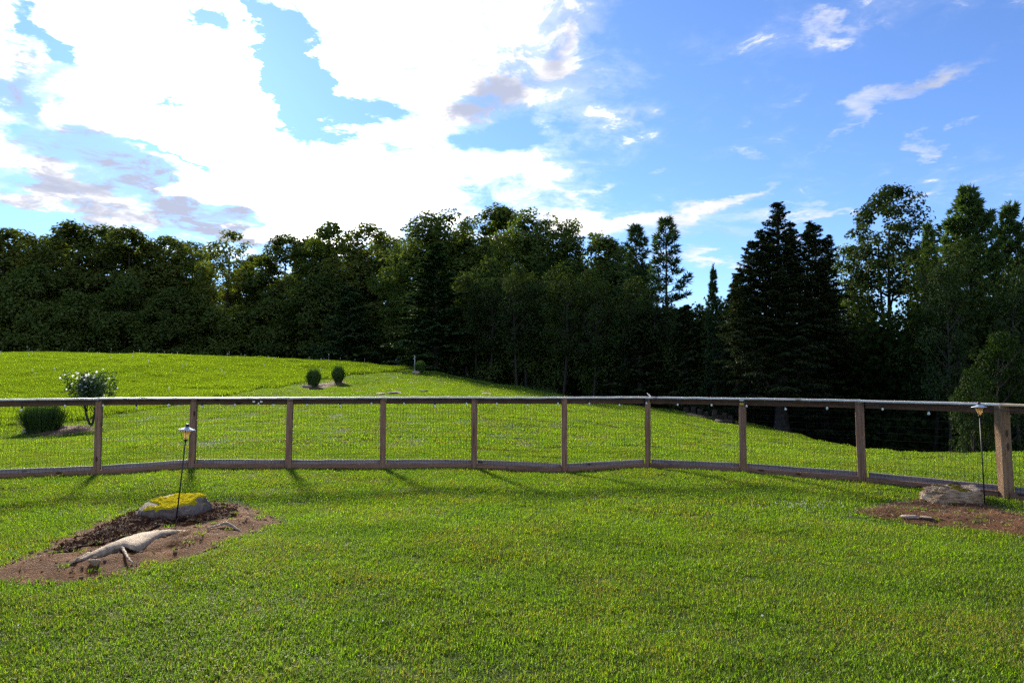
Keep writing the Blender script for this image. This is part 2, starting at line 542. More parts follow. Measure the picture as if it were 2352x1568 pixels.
def grassmat(name, dark, mid, lite, dry, trans=0.45, big=0.35, dryamt=0.5, tc=(1.35, 1.5, 0.42), cool=0.0):
    m, t, out = mat(name)
    at = node(t, 'ShaderNodeAttribute', attribute_name='rnd')
    geo = node(t, 'ShaderNodeNewGeometry')
    P = geo.outputs['Position']
    r = S(t, at.outputs['Fac'])
    a = noise_tex(t, P, big, 4, 0.6)
    b2 = noise_tex(t, P, big * 9, 3, 0.6)
    f = r * 0.42 + a * 0.55 + b2 * 0.55 - 0.26
    c = ramp(t, f, [(0.12, dark), (0.48, mid), (0.85, lite)])
    dn = noise_tex(t, P, 1.1, 4, 0.65)
    dm = (dn + (r - 0.5) * 0.75).step(0.54, 0.80) * dryamt
    c = mixc(t, dm, c, dry)
    cl_n = noise_tex(t, P, 0.9, 4, 0.6, 0.6)
    c = mixc(t, (cl_n + (r - 0.5) * 0.25).step(0.52, 0.66) * cool, c, (0.050, 0.130, 0.022))
    d = node(t, 'ShaderNodeBsdfDiffuse', {'Color': c})
    trc = mixc(t, 1.0, c, tc, 'MULTIPLY')
    tr = node(t, 'ShaderNodeBsdfTranslucent', {'Color': trc})
    mx = node(t, 'ShaderNodeMixShader', {0: trans, 1: d.outputs[0], 2: tr.outputs[0]})
    gl = node(t, 'ShaderNodeBsdfGlossy', {'Color': (0.9, 0.9, 0.8, 1), 'Roughness': 0.42})
    fin = node(t, 'ShaderNodeMixShader', {0: 0.014, 1: mx.outputs[0], 2: gl.outputs[0]})
    t.links.new(fin.outputs[0], out.inputs[0])
    return m


M_LAWN = grassmat('lawn_blades', (0.050, 0.098, 0.009), (0.140, 0.230, 0.015), (0.215, 0.325, 0.020), (0.24, 0.165, 0.06), trans=0.58, dryamt=0.75, cool=0.4)
M_MEADOW = grassmat('meadow_blades', (0.085, 0.135, 0.010), (0.140, 0.205, 0.014), (0.195, 0.260, 0.018), (0.20, 0.17, 0.04), trans=0.6, big=0.15, dryamt=0.3)


def rockmat(name, c1, c2, c3, scale=6, strat=False):
    m, t, out = mat(name)
    co = node(t, 'ShaderNodeTexCoord').outputs['Object']
    v = co
    if strat:
        v = node(t, 'ShaderNodeMapping', {'Vector': co, 'Scale': (1.0, 1.0, 2.6), 'Rotation': (0.2, 0.35, 0)}).outputs[0]
    a = noise_tex(t, v, scale, 8, 0.65, 0.8)
    b2 = noise_tex(t, v, scale * 6, 5, 0.7)
    c = ramp(t, a * 0.7 + b2 * 0.3, [(0.32, c1), (0.5, c2), (0.66, c3)])
    b = principled(t, out, **{'Base Color': c, 'Roughness': 0.9})
    bp = node(t, 'ShaderNodeBump', {'Height': a * 0.8 + b2 * 0.6, 'Strength': 1.0, 'Distance': 0.035})
    t.links.new(bp.outputs[0], b.inputs['Normal'])
    return m


M_ROCKG = rockmat('grey_rock', (0.060, 0.040, 0.030), (0.16, 0.115, 0.088), (0.30, 0.23, 0.185))
M_ROCKT = rockmat('tan_rock', (0.15, 0.085, 0.045), (0.38, 0.25, 0.14), (0.60, 0.46, 0.32), 5, True)
M_ROCKP = rockmat('pink_rock', (0.17, 0.105, 0.075), (0.38, 0.27, 0.20), (0.56, 0.44, 0.35))


def soilmat(name, c1, c2, c3, scale=3.0):
    m, t, out = mat(name)
    geo = node(t, 'ShaderNodeNewGeometry')
    P = geo.outputs['Position']
    a = noise_tex(t, P, scale, 6, 0.65)
    b2 = noise_tex(t, P, scale * 14, 4, 0.6)
    c = ramp(t, a * 0.6 + b2 * 0.4, [(0.33, c1), (0.5, c2), (0.68, c3)])
    b = principled(t, out, **{'Base Color': c, 'Roughness': 0.95})
    b.inputs['Specular IOR Level'].default_value = 0.1
    bp = node(t, 'ShaderNodeBump', {'Height': a * 0.4 + b2 * 0.8, 'Strength': 0.9, 'Distance': 0.03})
    t.links.new(bp.outputs[0], b.inputs['Normal'])
    return m


M_SOIL = soilmat('red_brown_soil', (0.048, 0.018, 0.005), (0.105, 0.041, 0.012), (0.175, 0.080, 0.026))
M_SOILR = soilmat('rust_soil', (0.055, 0.024, 0.010), (0.105, 0.047, 0.020), (0.18, 0.095, 0.048))
M_MULCH = soilmat('dark_mulch', (0.022, 0.011, 0.006), (0.055, 0.026, 0.014), (0.11, 0.053, 0.030), 9.0)
M_SOILD = soilmat('mulch_bed_soil', (0.06, 0.032, 0.02), (0.12, 0.065, 0.042), (0.2, 0.12, 0.08))  # brown soil of the mulch beds beyond the fence


# ------------------------------------------------------------------ terrain
def zat(px, py, Y): return pt(px, py, Y)


ctrl = []
for x in (-14, -7, 0, 7, 14):
    for y in (-20, -8, 2, 7, 10.5):
        ctrl.append((x, y, 0.0))
ctrl += [(-9, 12.5, -.02), (-4, 13, 0), (0, 13.5, 0), (4, 13, -.02), (8, 11.5, -.05)]
field = [(-260, 1015, 22), (-120, 996, 23.5), (0, 979, 25), (150, 963, 27.5), (250, 949, 30), (375, 931, 34), (487, 910, 38), (588, 892, 43), (695, 873, 49), (793, 859, 55), (875, 854, 58)]
crest = [(-500, 822, 70), (-250, 820, 70), (0, 818, 70), (150, 818, 71), (300, 819, 71), (450, 821, 70), (600, 825, 69), (720, 830, 67), (850, 838, 65), (960, 850, 63),
         (1030, 860, 60), (1100, 875, 56), (1190, 889, 52), (1280, 905, 49), (1400, 925, 45), (1500, 937, 42), (1600, 952, 40),
         (1690, 970, 38), (1793, 992, 36), (1870, 1011, 32), (1970, 1031, 26), (2050, 1036, 22.5), (2200, 1041, 19), (2352, 1044, 17), (2520, 1047, 16)]
for p in field + crest + [(210, 978, 25), (97, 996, 23), (721, 889, 45), (777, 880, 48), (960, 857, 57)]:
    ctrl.append(tuple(pt(*p)))
for i, (px, py, Y) in enumerate(crest):
    p = pt(px, py, Y)
    d = 0.9 if px < 1000 else 1.5
    for k, (f, dz) in enumerate(((1.22, 1.0), (1.7, 1.8))):
        ctrl.append((p.x * f, p.y * f, p.z - d * dz))
for px, py, Y in crest:
    if px >= 1100:
        p = pt(px, py, Y)
        for f in (0.25, 0.5, 0.75, 0.92):
            yy = 12.0 + (Y - 12.0) * f
            ctrl.append((p.x / p.y * yy, yy, p.z * f - 0.02))
        if Y > 24:
            ctrl.append((p.x * 1.07, p.y * 1.07, p.z - 0.22))
ctrl = np.array(ctrl)


def tps_fit(P, z, lam=0.006):
    n = len(P)
    D = np.linalg.norm(P[:, None] - P[None], axis=2)
    K = np.where(D > 0, D * D * np.log(D + 1e-12), 0.0)
    A = np.zeros((n + 3, n + 3))
    A[:n, :n] = K + lam * np.eye(n)
    A[:n, n] = 1
    A[:n, n + 1:] = P
    A[n, :n] = 1
    A[n + 1:, :n] = P.T
    return np.linalg.solve(A, np.concatenate([z, np.zeros(3)]))


CP = ctrl[:, :2] / 10.0
TW = tps_fit(CP, ctrl[:, 2])
rs = np.random.RandomState(5)
WAV = [(rs.uniform(-1, 1, 2), rs.uniform(0, 6.28), s, a) for s, a in ((0.5, .02), (0.8, .016), (1.3, .010), (2.1, .006), (3.3, .004), (0.33, .02), (1.7, .008))]


def ground_z(x, y):
    x, y = np.atleast_1d(np.asarray(x, float)), np.atleast_1d(np.asarray(y, float))
    out = np.empty_like(x)
    for s in range(0, len(x), 20000):
        q = np.stack([x[s:s + 20000], y[s:s + 20000]], 1) / 10.0
        D2 = ((q[:, None] - CP[None]) ** 2).sum(2)
        K = 0.5 * D2 * np.log(D2 + 1e-12)
        out[s:s + 20000] = K @ TW[:-3] + TW[-3] + q @ TW[-2:]
    r = np.hypot(x, y - 20)
    far = np.clip((r - 75) / 60, 0, 1)
    far = far * far * (3 - 2 * far)
    out = np.clip(out, -6, 6) * (1 - far)
    for d, ph, s, a in WAV:
        d = d / np.linalg.norm(d)
        out += a * np.sin((d[0] * x + d[1] * y) * s * 2.2 + ph) * (1 - far)
    # a small yard dip between camera and fence
    out -= 0.035 * np.exp(-(((y - 8.1) / 0.9) ** 2)) * np.clip(1 - np.abs(x + 0.5) / 7, 0, 1)
    return out


def gz(x, y): return float(ground_z([x], [y])[0])


def on_ground(px, py, lo=3.0, hi=90.0):
    """first hit of a picture ray with the terrain"""
    r = ray(px, py)
    ts = np.concatenate([np.arange(lo, 20, 0.05), np.arange(20, hi, 0.2)])
    x, y, z = r.x / r.y * ts, ts, EYE + r.z / r.y * ts
    below = z < ground_z(x, y)
    i = int(np.argmax(below)) if below.any() else len(ts) - 1
    return Vector((x[i], y[i], float(ground_z([x[i]], [y[i]])[0])))


fieldline = [pt(*p) for p in field]
fl_x = np.array([p.x for p in fieldline] + [pt(960, 849, 64).x])
fl_y = np.array([p.y for p in fieldline] + [66.0])
crestP = [pt(*p) for p in crest]
cr_x = np.array([p.x / p.y for p in crestP])
cr_y = np.array([p.y for p in crestP])


def in_field(x, y):
    return (y > np.interp(x, fl_x, fl_y, left=20, right=400)) & (x < fl_x[-1])


def wood_edge(x, y):
    """metres behind the edge of the wood (positive = inside)"""
    a = x / np.maximum(y, 1.0)
    e = np.interp(a, cr_x, cr_y)
    return y - e * 1.03


n = 300
t = np.linspace(-1, 1, n)
gx = 260 * np.sinh(4.6 * t) / np.sinh(4.6)
ty = np.linspace(0, 1, 340)
gy = -40 + 6.0 * 0 + 500 * np.sinh(3.9 * ty) / np.sinh(3.9) * 0.75 + 0
GX, GY = np.meshgrid(gx * (1 + 0.0), gy)
fx, fy = GX.ravel(), GY.ravel()
fz = ground_z(fx, fy)
w_in = wood_edge(fx, fy)
fmask = in_field(fx, fy).astype(float)
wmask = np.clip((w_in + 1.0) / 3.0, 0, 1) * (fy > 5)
ncol = n
ii, jj = np.meshgrid(np.arange(len(gy) - 1), np.arange(n - 1), indexing='ij')
a = (ii * ncol + jj).ravel()
F = np.stack([a, a + 1, a + 1 + ncol, a + ncol], 1)
m, t_, out = mat('ground_soil_and_turf')
geo = node(t_, 'ShaderNodeNewGeometry')
P = geo.outputs['Position']
na = noise_tex(t_, P, 0.6, 5, 0.6)
nb = noise_tex(t_, P, 24.0, 4, 0.65)
turf = ramp(t_, na * 0.45 + nb * 0.55, [(0.3, (0.022, 0.035, 0.009)), (0.5, (0.045, 0.070, 0.012)), (0.7, (0.085, 0.085, 0.025))])
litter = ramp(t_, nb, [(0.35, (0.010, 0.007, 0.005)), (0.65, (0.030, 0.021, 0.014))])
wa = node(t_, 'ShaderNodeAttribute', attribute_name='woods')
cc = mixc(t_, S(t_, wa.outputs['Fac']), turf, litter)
b = principled(t_, out, **{'Base Color': cc, 'Roughness': 0.95})
b.inputs['Specular IOR Level'].default_value = 0.1
bp = node(t_, 'ShaderNodeBump', {'Height': nb, 'Strength': 0.8, 'Distance': 0.03})
t_.links.new(bp.outputs[0], b.inputs['Normal'])
M_GROUND = m
me = mesh_np('ground', np.stack([fx, fy, fz], 1), F, [M_GROUND], True, attrs={'woods': ('FLOAT', wmask.astype(np.float32))})
props(link('ground', me), 'rolling grass yard and hillside rising behind the fence', kind='structure')

# ------------------------------------------------------------------ soil beds (outlines in metres on the ground)
def outline(pix):
    P = [on_ground(*p) for p in pix]
    return np.array([(p.x, p.y) for p in P])


def poly_resample(P, n):
    Q = np.vstack([P, P[:1]])
    d = np.concatenate([[0], np.cumsum(np.linalg.norm(np.diff(Q, axis=0), axis=1))])
    s = np.linspace(0, d[-1], n, endpoint=False)
    return np.stack([np.interp(s, d, Q[:, 0]), np.interp(s, d, Q[:, 1])], 1)


def in_poly(x, y, P):
    inside = np.zeros(x.shape, bool)
    j = len(P) - 1
    for i in range(len(P)):
        xi, yi, xj, yj = P[i, 0], P[i, 1], P[j, 0], P[j, 1]
        c = ((yi > y) != (yj > y)) & (x < (xj - xi) * (y - yi) / (yj - yi + 1e-12) + xi)
        inside ^= c
        j = i
    return inside


def sdf_in(x, y, P):
    """0 at the border .. 1 at the deepest point, for points inside"""
    Q = poly_resample(P, 90)
    d = np.sqrt(((x[:, None] - Q[None, :, 0]) ** 2 + (y[:, None] - Q[None, :, 1]) ** 2)).min(1)
    return d


def fn(x, y, s=1.0, o=3):
    return np.array([mnoise.fractal(Vector((a * s, b_ * s, 3.7)), 0.9, 2.0, o) for a, b_ in zip(x, y)])


BEDS = []


def bed(name, P, h, material, rough=0.02, nr=22, na=72, z0=0.006, label=None, cat=None, register=True, kind='structure', edge=-0.012, rise=0.45):
    Q = poly_resample(P, na)
    c = Q.mean(0)
    rr = np.linspace(0, 1, nr) ** 0.8
    V = (c[None, None] + rr[:, None, None] * (Q - c)[None]).reshape(-1, 2)
    x, y = V[:, 0], V[:, 1]
    d = sdf_in(x, y, P)
    dm = max(d.max(), 1e-3)
    s = np.clip(d / (dm * rise), 0, 1)
    s = s * s * (3 - 2 * s)
    nz = fn(x, y, 5.0, 4)
    z = ground_z(x, y) + z0 + h * s + nz * rough * (0.3 + 0.7 * s) + edge * (d < 1e-3)
    idx = np.arange(nr * na).reshape(nr, na)
    f = np.stack([idx[:-1], np.roll(idx[:-1], -1, 1), np.roll(idx[1:], -1, 1), idx[1:]], -1).reshape(-1, 4)
    me = mesh_np(name, np.stack([x, y, z], 1), f, [material], True)
    o = link(name, me)
    props(o, label, cat, kind=kind)
    if register:
        BEDS.append(P)

    def height(qx, qy):
        qx, qy = np.atleast_1d(np.asarray(qx, float)), np.atleast_1d(np.asarray(qy, float))
        d_ = sdf_in(qx, qy, P) * in_poly(qx, qy, P)
        s_ = np.clip(d_ / (dm * rise), 0, 1)
        s_ = s_ * s_ * (3 - 2 * s_)
        return ground_z(qx, qy) + z0 + h * s_ + fn(qx, qy, 5.0, 4) * rough * (0.3 + 0.7 * s_)
    return height


P_left = outline([(-25, 1318), (40, 1337), (150, 1343), (240, 1331), (330, 1309), (420, 1284), (500, 1253), (570, 1226), (628, 1206), (640, 1190),
                  (600, 1176), (545, 1162), (470, 1156), (380, 1163), (318, 1174), (270, 1187), (225, 1205), (160, 1232), (90, 1263), (25, 1293)])
P_left = P_left.mean(0) + (P_left - P_left.mean(0)) * 1.05
h_left = bed('soil_bed', P_left, 0.05, M_SOIL, 0.03, 30, 110, label='bare brown earth mound around the moss-topped rock and exposed root')
P_mul = outline([(110, 1290), (140, 1264), (205, 1240), (262, 1214), (305, 1190), (345, 1182), (430, 1178), (490, 1172), (545, 1180), (548, 1192), (510, 1205), (470, 1212), (420, 1214),
                 (370, 1222), (310, 1238), (255, 1258), (190, 1275)])
P_right = outline([(1950, 1176), (2015, 1160), (2085, 1149), (2150, 1146), (2270, 1157), (2360, 1178), (2450, 1195), (2500, 1232), (2440, 1242), (2352, 1233), (2260, 1222), (2180, 1214), (2100, 1206), (2015, 1193)])
h_right = bed('soil_bed', P_right, 0.04, M_SOILR, 0.022, 26, 100, label='rust brown earth patch littered with straw around the pale layered rock')
P_lb = outline([(55, 993), (75, 1000), (115, 1003), (165, 998), (215, 989), (222, 981), (195, 977), (140, 981), (85, 986)])
h_lb = bed('soil_bed', P_lb, 0.05, M_SOILD, 0.02, 14, 50, label='dark mulch bed under the big grass clump and white-flowered shrub')
P_mb = outline([(697, 888), (706, 894), (735, 894), (765, 887), (797, 881), (797, 877), (775, 876), (745, 881), (715, 884)])
h_mb = bed('soil_bed', P_mb, 0.05, M_SOILD, 0.02, 12, 44, label='reddish mulch bed under the pair of grass clumps on the hill')

# dark mulch heap lying on the left bed
Qm = poly_resample(P_mul, 80)
cM = Qm.mean(0)
rr = np.linspace(0, 1, 26)
V = (cM[None, None] + rr[:, None, None] * (Qm - cM)[None]).reshape(-1, 2)
d = sdf_in(V[:, 0], V[:, 1], P_mul)
s = np.clip(d / (d.max() * 0.6), 0, 1)
nz = fn(V[:, 0], V[:, 1], 9.0, 5)
z = h_left(V[:, 0], V[:, 1]) + 0.008 + 0.018 * s + nz * 0.03 * (0.25 + s) - 0.03 * (d < 1e-3)
idx = np.arange(26 * 80).reshape(26, 80)
f = np.stack([idx[:-1], np.roll(idx[:-1], -1, 1), np.roll(idx[1:], -1, 1), idx[1:]], -1).reshape(-1, 4)
props(link('mulch_heap', mesh_np('mulch_heap', np.stack([V[:, 0], V[:, 1], z], 1), f, [M_MULCH], True)),
      'dark shredded mulch heaped in front of the moss-topped rock', kind='structure')
mul_pts = (V, z)


# ------------------------------------------------------------------ foliage builders (numpy)
def unit(v): return v / (np.linalg.norm(v, axis=-1, keepdims=True) + 1e-9)


def leaf_quads(P, nrm, size, rng, aspect=0.62, axis=None):
    """diamond leaves at P with normals near nrm"""
    n_ = len(P)
    nrm = unit(nrm)
    a = rng.normal(size=(n_, 3)) if axis is None else axis
    a = unit(a - nrm * (a * nrm).sum(1, keepdims=True))
    b_ = np.cross(nrm, a)
    s_ = np.broadcast_to(np.asarray(size, float), (n_,))[:, None]
    cup = nrm * s_ * rng.uniform(-0.12, 0.12, (n_, 1))
    V = np.stack([P - a * s_ * 0.5, P + b_ * s_ * 0.5 * aspect + cup, P + a * s_ * 0.5, P - b_ * s_ * 0.5 * aspect + cup], 1).reshape(-1, 3)
    f = np.arange(n_ * 4).reshape(-1, 4)
    rnd = np.repeat(rng.uniform(0, 1, n_), 4)
    return V, f, rnd


def crown_mesh(name, chunks, material):
    V = np.vstack([c[0] for c in chunks])
    off = 0
    f4, f3 = [], []
    for c in chunks:
        (f4 if c[1].shape[1] == 4 else f3).append(c[1] + off)
        off += len(c[0])
    r = np.concatenate([c[2] for c in chunks]).astype(np.float32)
    F = []
    if f4: F.append(np.vstack(f4))
    if f3: F.append(np.vstack(f3))
    return mesh_np(name, V, F, [material], False, attrs={'rnd': ('FLOAT', r)})


def curve(p0, p1, bend, n_=6):
    t_ = np.linspace(0, 1, n_)[:, None]
    return p0 * (1 - t_) + p1 * t_ + bend * (4 * t_ * (1 - t_))


def broadleaf(seed, H=16.0, W=9.0, base=0.2, nc=110, nl=60, leaf=0.32, sparse=0.0, rad=(0.6, 1.25), shape=0.75, trunk_r=0.24, lean=0.0, kind=None, bark=None, topbias=0.0, split=False):
    rng = np.random.RandomState(seed)
    mb = MB()
    top = np.array([rng.normal(0, 0.3) + lean, rng.normal(0, 0.3), H * 0.86])
    P = curve(np.zeros(3), top, rng.normal(0, 0.25, 3) * [1, 1, 0], 10)
    P[0, 2] = -0.6
    rt = trunk_r * (1 - 0.85 * np.linspace(0, 1, 10)) + 0.015
    rt[0] *= 1.45
    mb.tube(P, rt, 8)
    if split:
        P2 = curve(np.array([0, 0, H * 0.12]), np.array([-W * 0.16, 0.2, H * 0.8]), np.array([-0.3, 0, 0]), 8)
        mb.tube(P2, trunk_r * 0.7 * (1 - 0.85 * np.linspace(0, 1, 8)) + 0.012, 7)
    ends = []
    nb_ = 16
    for k in range(nb_):
        h = H * (base + (0.80 - base) * (k + rng.uniform(0, 1)) / nb_)
        i = min(int(h / top[2] * 9), 8)
        p0 = P[i] + (P[i + 1] - P[i]) * ((h - P[i][2]) / max(P[i + 1][2] - P[i][2], 1e-3))
        an = k * 2.4 + rng.uniform(-.5, .5)
        u = (h / H - base) / (1 - base)
        L = W * 0.5 * (0.95 - 0.55 * u) * rng.uniform(0.7, 1.0)
        up = L * rng.uniform(0.25, 0.8) + 0.3
        p1 = p0 + np.array([math.cos(an) * L, math.sin(an) * L, up])
        B = curve(p0, p1, np.array([0, 0, -0.08 * L]), 6)
        mb.tube(B, trunk_r * 0.36 * (1 - 0.8 * np.linspace(0, 1, 6)) + 0.012, 5, cap=False)
        ends += [B[3], B[4], B[5]]
        for q in range(2):
            e0 = B[2 + q]
            e1 = e0 + np.array([math.cos(an + rng.uniform(-1, 1)), math.sin(an + rng.uniform(-1, 1)), rng.uniform(0.2, 0.9)]) * L * 0.45
            mb.tube(curve(e0, e1, rng.normal(0, 0.08, 3), 4), trunk_r * 0.14 * np.array([1, .7, .5, .3]) + 0.006, 4, cap=False)
            ends.append(e1)
    ends = np.array(ends)
    # clump centres: shell of an egg-shaped crown plus limb ends
    m_ = nc * 3
    t_ = rng.uniform(0, 1, m_)
    prof = np.clip(np.sin(np.pi * np.clip(t_, 0.0, 1) ** shape), 0, 1) ** 0.6
    an = rng.uniform(0, 2 * np.pi, m_)
    lump = 1 + 0.16 * np.sin(an * 3 + seed) + 0.12 * np.sin(an * 5 + t_ * 9 + seed)
    r_ = W * 0.5 * prof * lump * rng.uniform(0.55, 1.0, m_) ** 0.7
    cz = H * (base + (1 - base) * t_)
    Cc = np.stack([r_ * np.cos(an) + lean * t_, r_ * np.sin(an), cz], 1)
    keep = np.array([mnoise.noise(Vector(c * 0.33 + seed * 3.1)) for c in Cc]) > (-0.15 + sparse)
    Cc = Cc[keep][:nc]
    Cc = np.vstack([Cc, ends[rng.permutation(len(ends))[:nc // 3]] + rng.normal(0, 0.2, (min(len(ends), nc // 3), 3))])
    chunks = []
    axisz = np.array([0, 0, 1.0])
    for c in Cc:
        rad_ = rng.uniform(*rad) * (0.8 + 0.4 * (1 - (c[2] / H)))
        n_ = int(nl * rng.uniform(0.6, 1.3) * (rad_ / np.mean(rad)) ** 1.6)
        dd = unit(rng.normal(size=(n_, 3))) * rng.uniform(0.35, 1, (n_, 1)) ** 0.6
        Pp = c + dd * np.array([rad_, rad_, rad_ * 0.62])
        outw = unit(np.array([c[0], c[1], 0.3]))
        nr_ = dd * 0.5 + axisz * 0.8 + outw * 0.35 + rng.normal(0, 0.45, (n_, 3))
        chunks.append(leaf_quads(Pp, nr_, leaf * rng.uniform(0.65, 1.25, n_), rng))
    return mb.mesh('trunk', [bark or M_BARK], True), crown_mesh('crown', chunks, kind or M_MAPLE)


def pine(seed, H=15.0, W=6.5, base=0.15, gap=0.55, per=5, up0=0.0, up1=0.85, tuft=0.34, power=0.8, dens=1.0, kind=None, trunk_r=0.2, sparse_top=0.0, blade=0.085, lean=0.0):
    """white pine: whorled limbs, needle tufts in flat plumes"""
    rng = np.random.RandomState(seed)
    mb = MB()
    P = curve(np.zeros(3), np.array([lean, 0, H]), rng.normal(0, 0.1, 3) * [1, 1, 0], 10)
    P[0, 2] = -0.6
    rt = trunk_r * (1 - 0.93 * np.linspace(0, 1, 10)) + 0.01
    rt[0] *= 1.4
    mb.tube(P, rt, 8)
    TP, TD = [], []
    h = H * base
    while h < H - 0.3:
        u = (h / H - base) / (1 - base)
        cx = np.array([np.interp(h, P[:, 2], P[:, 0]), np.interp(h, P[:, 2], P[:, 1]), h])
        a0 = rng.uniform(0, 6.28)
        for k in range(per):
            an = a0 + k * 6.283 / per + rng.normal(0, 0.22)
            L = W * 0.5 * ((1 - u) ** power + 0.05) * rng.uniform(0.62, 1.12)
            if rng.uniform() < 0.10: L *= 0.4
            rise = up0 + (up1 - up0) * u + rng.normal(0, 0.10)
            dvec = np.array([math.cos(an), math.sin(an), 0])
            p1 = cx + dvec * L * math.cos(rise) + np.array([0, 0, L * math.sin(rise)])
            B = curve(cx, p1, np.array([0, 0, -0.07 * L]), 6)
            mb.tube(B, max(0.012, 0.022 * L ** 0.7) * np.array([1, .8, .65, .5, .35, .2]) + 0.004, 4, cap=False)
            nt_ = max(6, int(L * 15 * dens))
            s_ = rng.uniform(0.28, 1.0, nt_) ** 0.75
            side = np.array([-dvec[1], dvec[0], 0])
            off = rng.normal(0, 1, nt_) * 0.17 * L * np.sin(np.clip(s_, 0, .96) * np.pi) ** 0.7
            base_p = np.stack([np.interp(s_ * 5, np.arange(6), B[:, q]) for q in range(3)], 1)
            pp = base_p + side * off[:, None] + np.array([0, 0, 1]) * (rng.uniform(-0.05, 0.10, (nt_, 1)) + np.abs(off)[:, None] * 0.12)
            dr = unit(dvec * 0.8 + side * (np.sign(off) * np.minimum(np.abs(off) * 2.2, 0.9))[:, None] + np.array([0, 0, 0.28 + rise * 0.5]) + rng.normal(0, 0.15, (nt_, 3)))
            TP.append(pp)
            TD.append(dr)
        h += gap * rng.uniform(0.75, 1.25) * (1.0 - 0.35 * u)
    # leader
    TP.append(np.array([[lean, 0, H - 0.15 * k] for k in range(4)]))
    TD.append(np.tile([[0.0, 0.0, 1.0]], (4, 1)))
    TP, TD = np.vstack(TP), np.vstack(TD)
    k = 8
    n_ = len(TP)
    dirs = unit(np.repeat(TD, k, 0) * 0.9 + rng.normal(0, 0.55, (n_ * k, 3)))
    L_ = tuft * rng.uniform(0.7, 1.25, (n_ * k, 1))
    b0 = np.repeat(TP, k, 0)
    sd_ = unit(np.cross(dirs, rng.normal(size=(n_ * k, 3)))) * blade
    V = np.stack([b0 - dirs * L_ * 0.15, b0 + dirs * L_ * 0.45 + sd_ * 0.5, b0 + dirs * L_, b0 + dirs * L_ * 0.45 - sd_ * 0.5], 1).reshape(-1, 3)
    rnd = np.repeat(np.repeat(rng.uniform(0, 1, n_), k) * 0.7 + rng.uniform(0, .3, n_ * k), 4)
    return mb.mesh('trunk', [M_BARK], True), crown_mesh('crown', [(V, np.arange(n_ * k * 4).reshape(-1, 4), rnd)], kind or M_PINE)


def hemlock(seed, H=13.0, W=6.2, base=0.06, spires=(), kind=None, trunk_r=0.3, leaf=0.13, gap=0.26, bare=0.0):
    """drooping fine sprays, ragged spires"""
    rng = np.random.RandomState(seed)
    mb = MB()
    P = curve(np.zeros(3), np.array([0, 0, H]), np.zeros(3), 10)
    P[0, 2] = -0.6
    rt = trunk_r * (1 - 0.95 * np.linspace(0, 1, 10)) + 0.01
    mb.tube(P, rt, 10)
    th = np.linspace(0, 6.283, 14)
    flare = [(trunk_r * 1.75, -0.5), (trunk_r * 1.55, 0.0), (trunk_r * 1.22, 0.22), (trunk_r * 1.02, 0.6), (trunk_r * 0.95, 1.1)]
    mb.lathe(flare, 14)
    chunks = []

    def cone(cx, cy, z0, H1, W1, gp_, base_):
        h = z0 + (H1 - z0) * base_
        while h < H1 - 0.1:
            u = (h - z0) / (H1 - z0)
            for k in range(5):
                an = rng.uniform(0, 6.283)
                L = W1 * 0.5 * ((1 - u) ** 0.76 + 0.045) * rng.uniform(0.40, 1.22)
                dv = np.array([math.cos(an), math.sin(an), 0])
                p0 = np.array([cx, cy, h])
                p1 = p0 + dv * L + np.array([0, 0, L * (0.22 + 0.35 * u) - 0.13 * L * L / max(W1, 1) * 1.3])
                B = curve(p0, p1, np.array([0, 0, 0.10 * L]), 6)
                if L > 0.8 and k < 3:
                    mb.tube(B, 0.012 * L * np.array([1, .8, .6, .45, .3, .15]) + 0.004, 4, cap=False)
                n_ = int(62 * L ** 1.15) + 12
                s_ = rng.uniform(0.18, 1.04, n_) ** 0.8
                side = np.array([-dv[1], dv[0], 0])
                wd = 0.24 * L * (1.08 - s_) ** 0.6 + 0.06
                off = rng.normal(0, 0.6, n_) * wd
                pp = np.stack([np.interp(np.minimum(s_, 1) * 5, np.arange(6), B[:, q]) for q in range(3)], 1) + side * off[:, None]
                pp[:, 2] += -0.25 * np.abs(off) - rng.uniform(0, 0.10, n_) + 0.02
                ax = unit(dv + side * np.sign(off)[:, None] * 0.7 + np.array([0, 0, -0.35]) + rng.normal(0, 0.25, (n_, 3)))
                nr_ = np.array([0, 0, 1.0]) + dv * 0.25 + rng.normal(0, 0.35, (n_, 3))
                chunks.append(leaf_quads(pp, nr_, leaf * rng.uniform(1.0, 2.6, n_), rng, 0.5, ax))
            h += gp_ * rng.uniform(0.7, 1.3) * (1 - 0.4 * u)
    cone(0, 0, 0, H, W, gap, base)
    for (cx, cy, z0, H1, W1) in spires:
        mb.tube(curve(np.array([cx * 0.3, cy * 0.3, z0 - 1.0]), np.array([cx, cy, H1]), np.array([cx * 0.2, 0, -0.3]), 6), np.array([.09, .07, .055, .04, .025, .01]), 5, cap=False)
        cone(cx, cy, z0, H1, W1, gap, 0.0)
    return mb.mesh('trunk', [M_BARK], True), crown_mesh('crown', chunks, kind or M_HEML)


# ------------------------------------------------------------------ trees
def place_tree(name, meshes, H0, W0, px, pytop, wpx, Y, label, group=None, rz=None, cat='tree', sink=0.0):
    top = pt(px, pytop, Y)
    x, y = top.x, Y
    zg = gz(x, y)
    H = top.z - zg
    W = wpx / 1568.0 * Y
    t_ = empty(name, (x, y, zg), 0 if rz is None else rz)
    t_.scale = (W / W0, W / W0, H / H0)
    props(t_, label, cat, group)
    link('trunk', meshes[0], t_)
    link('crown', meshes[1], t_)
    return t_


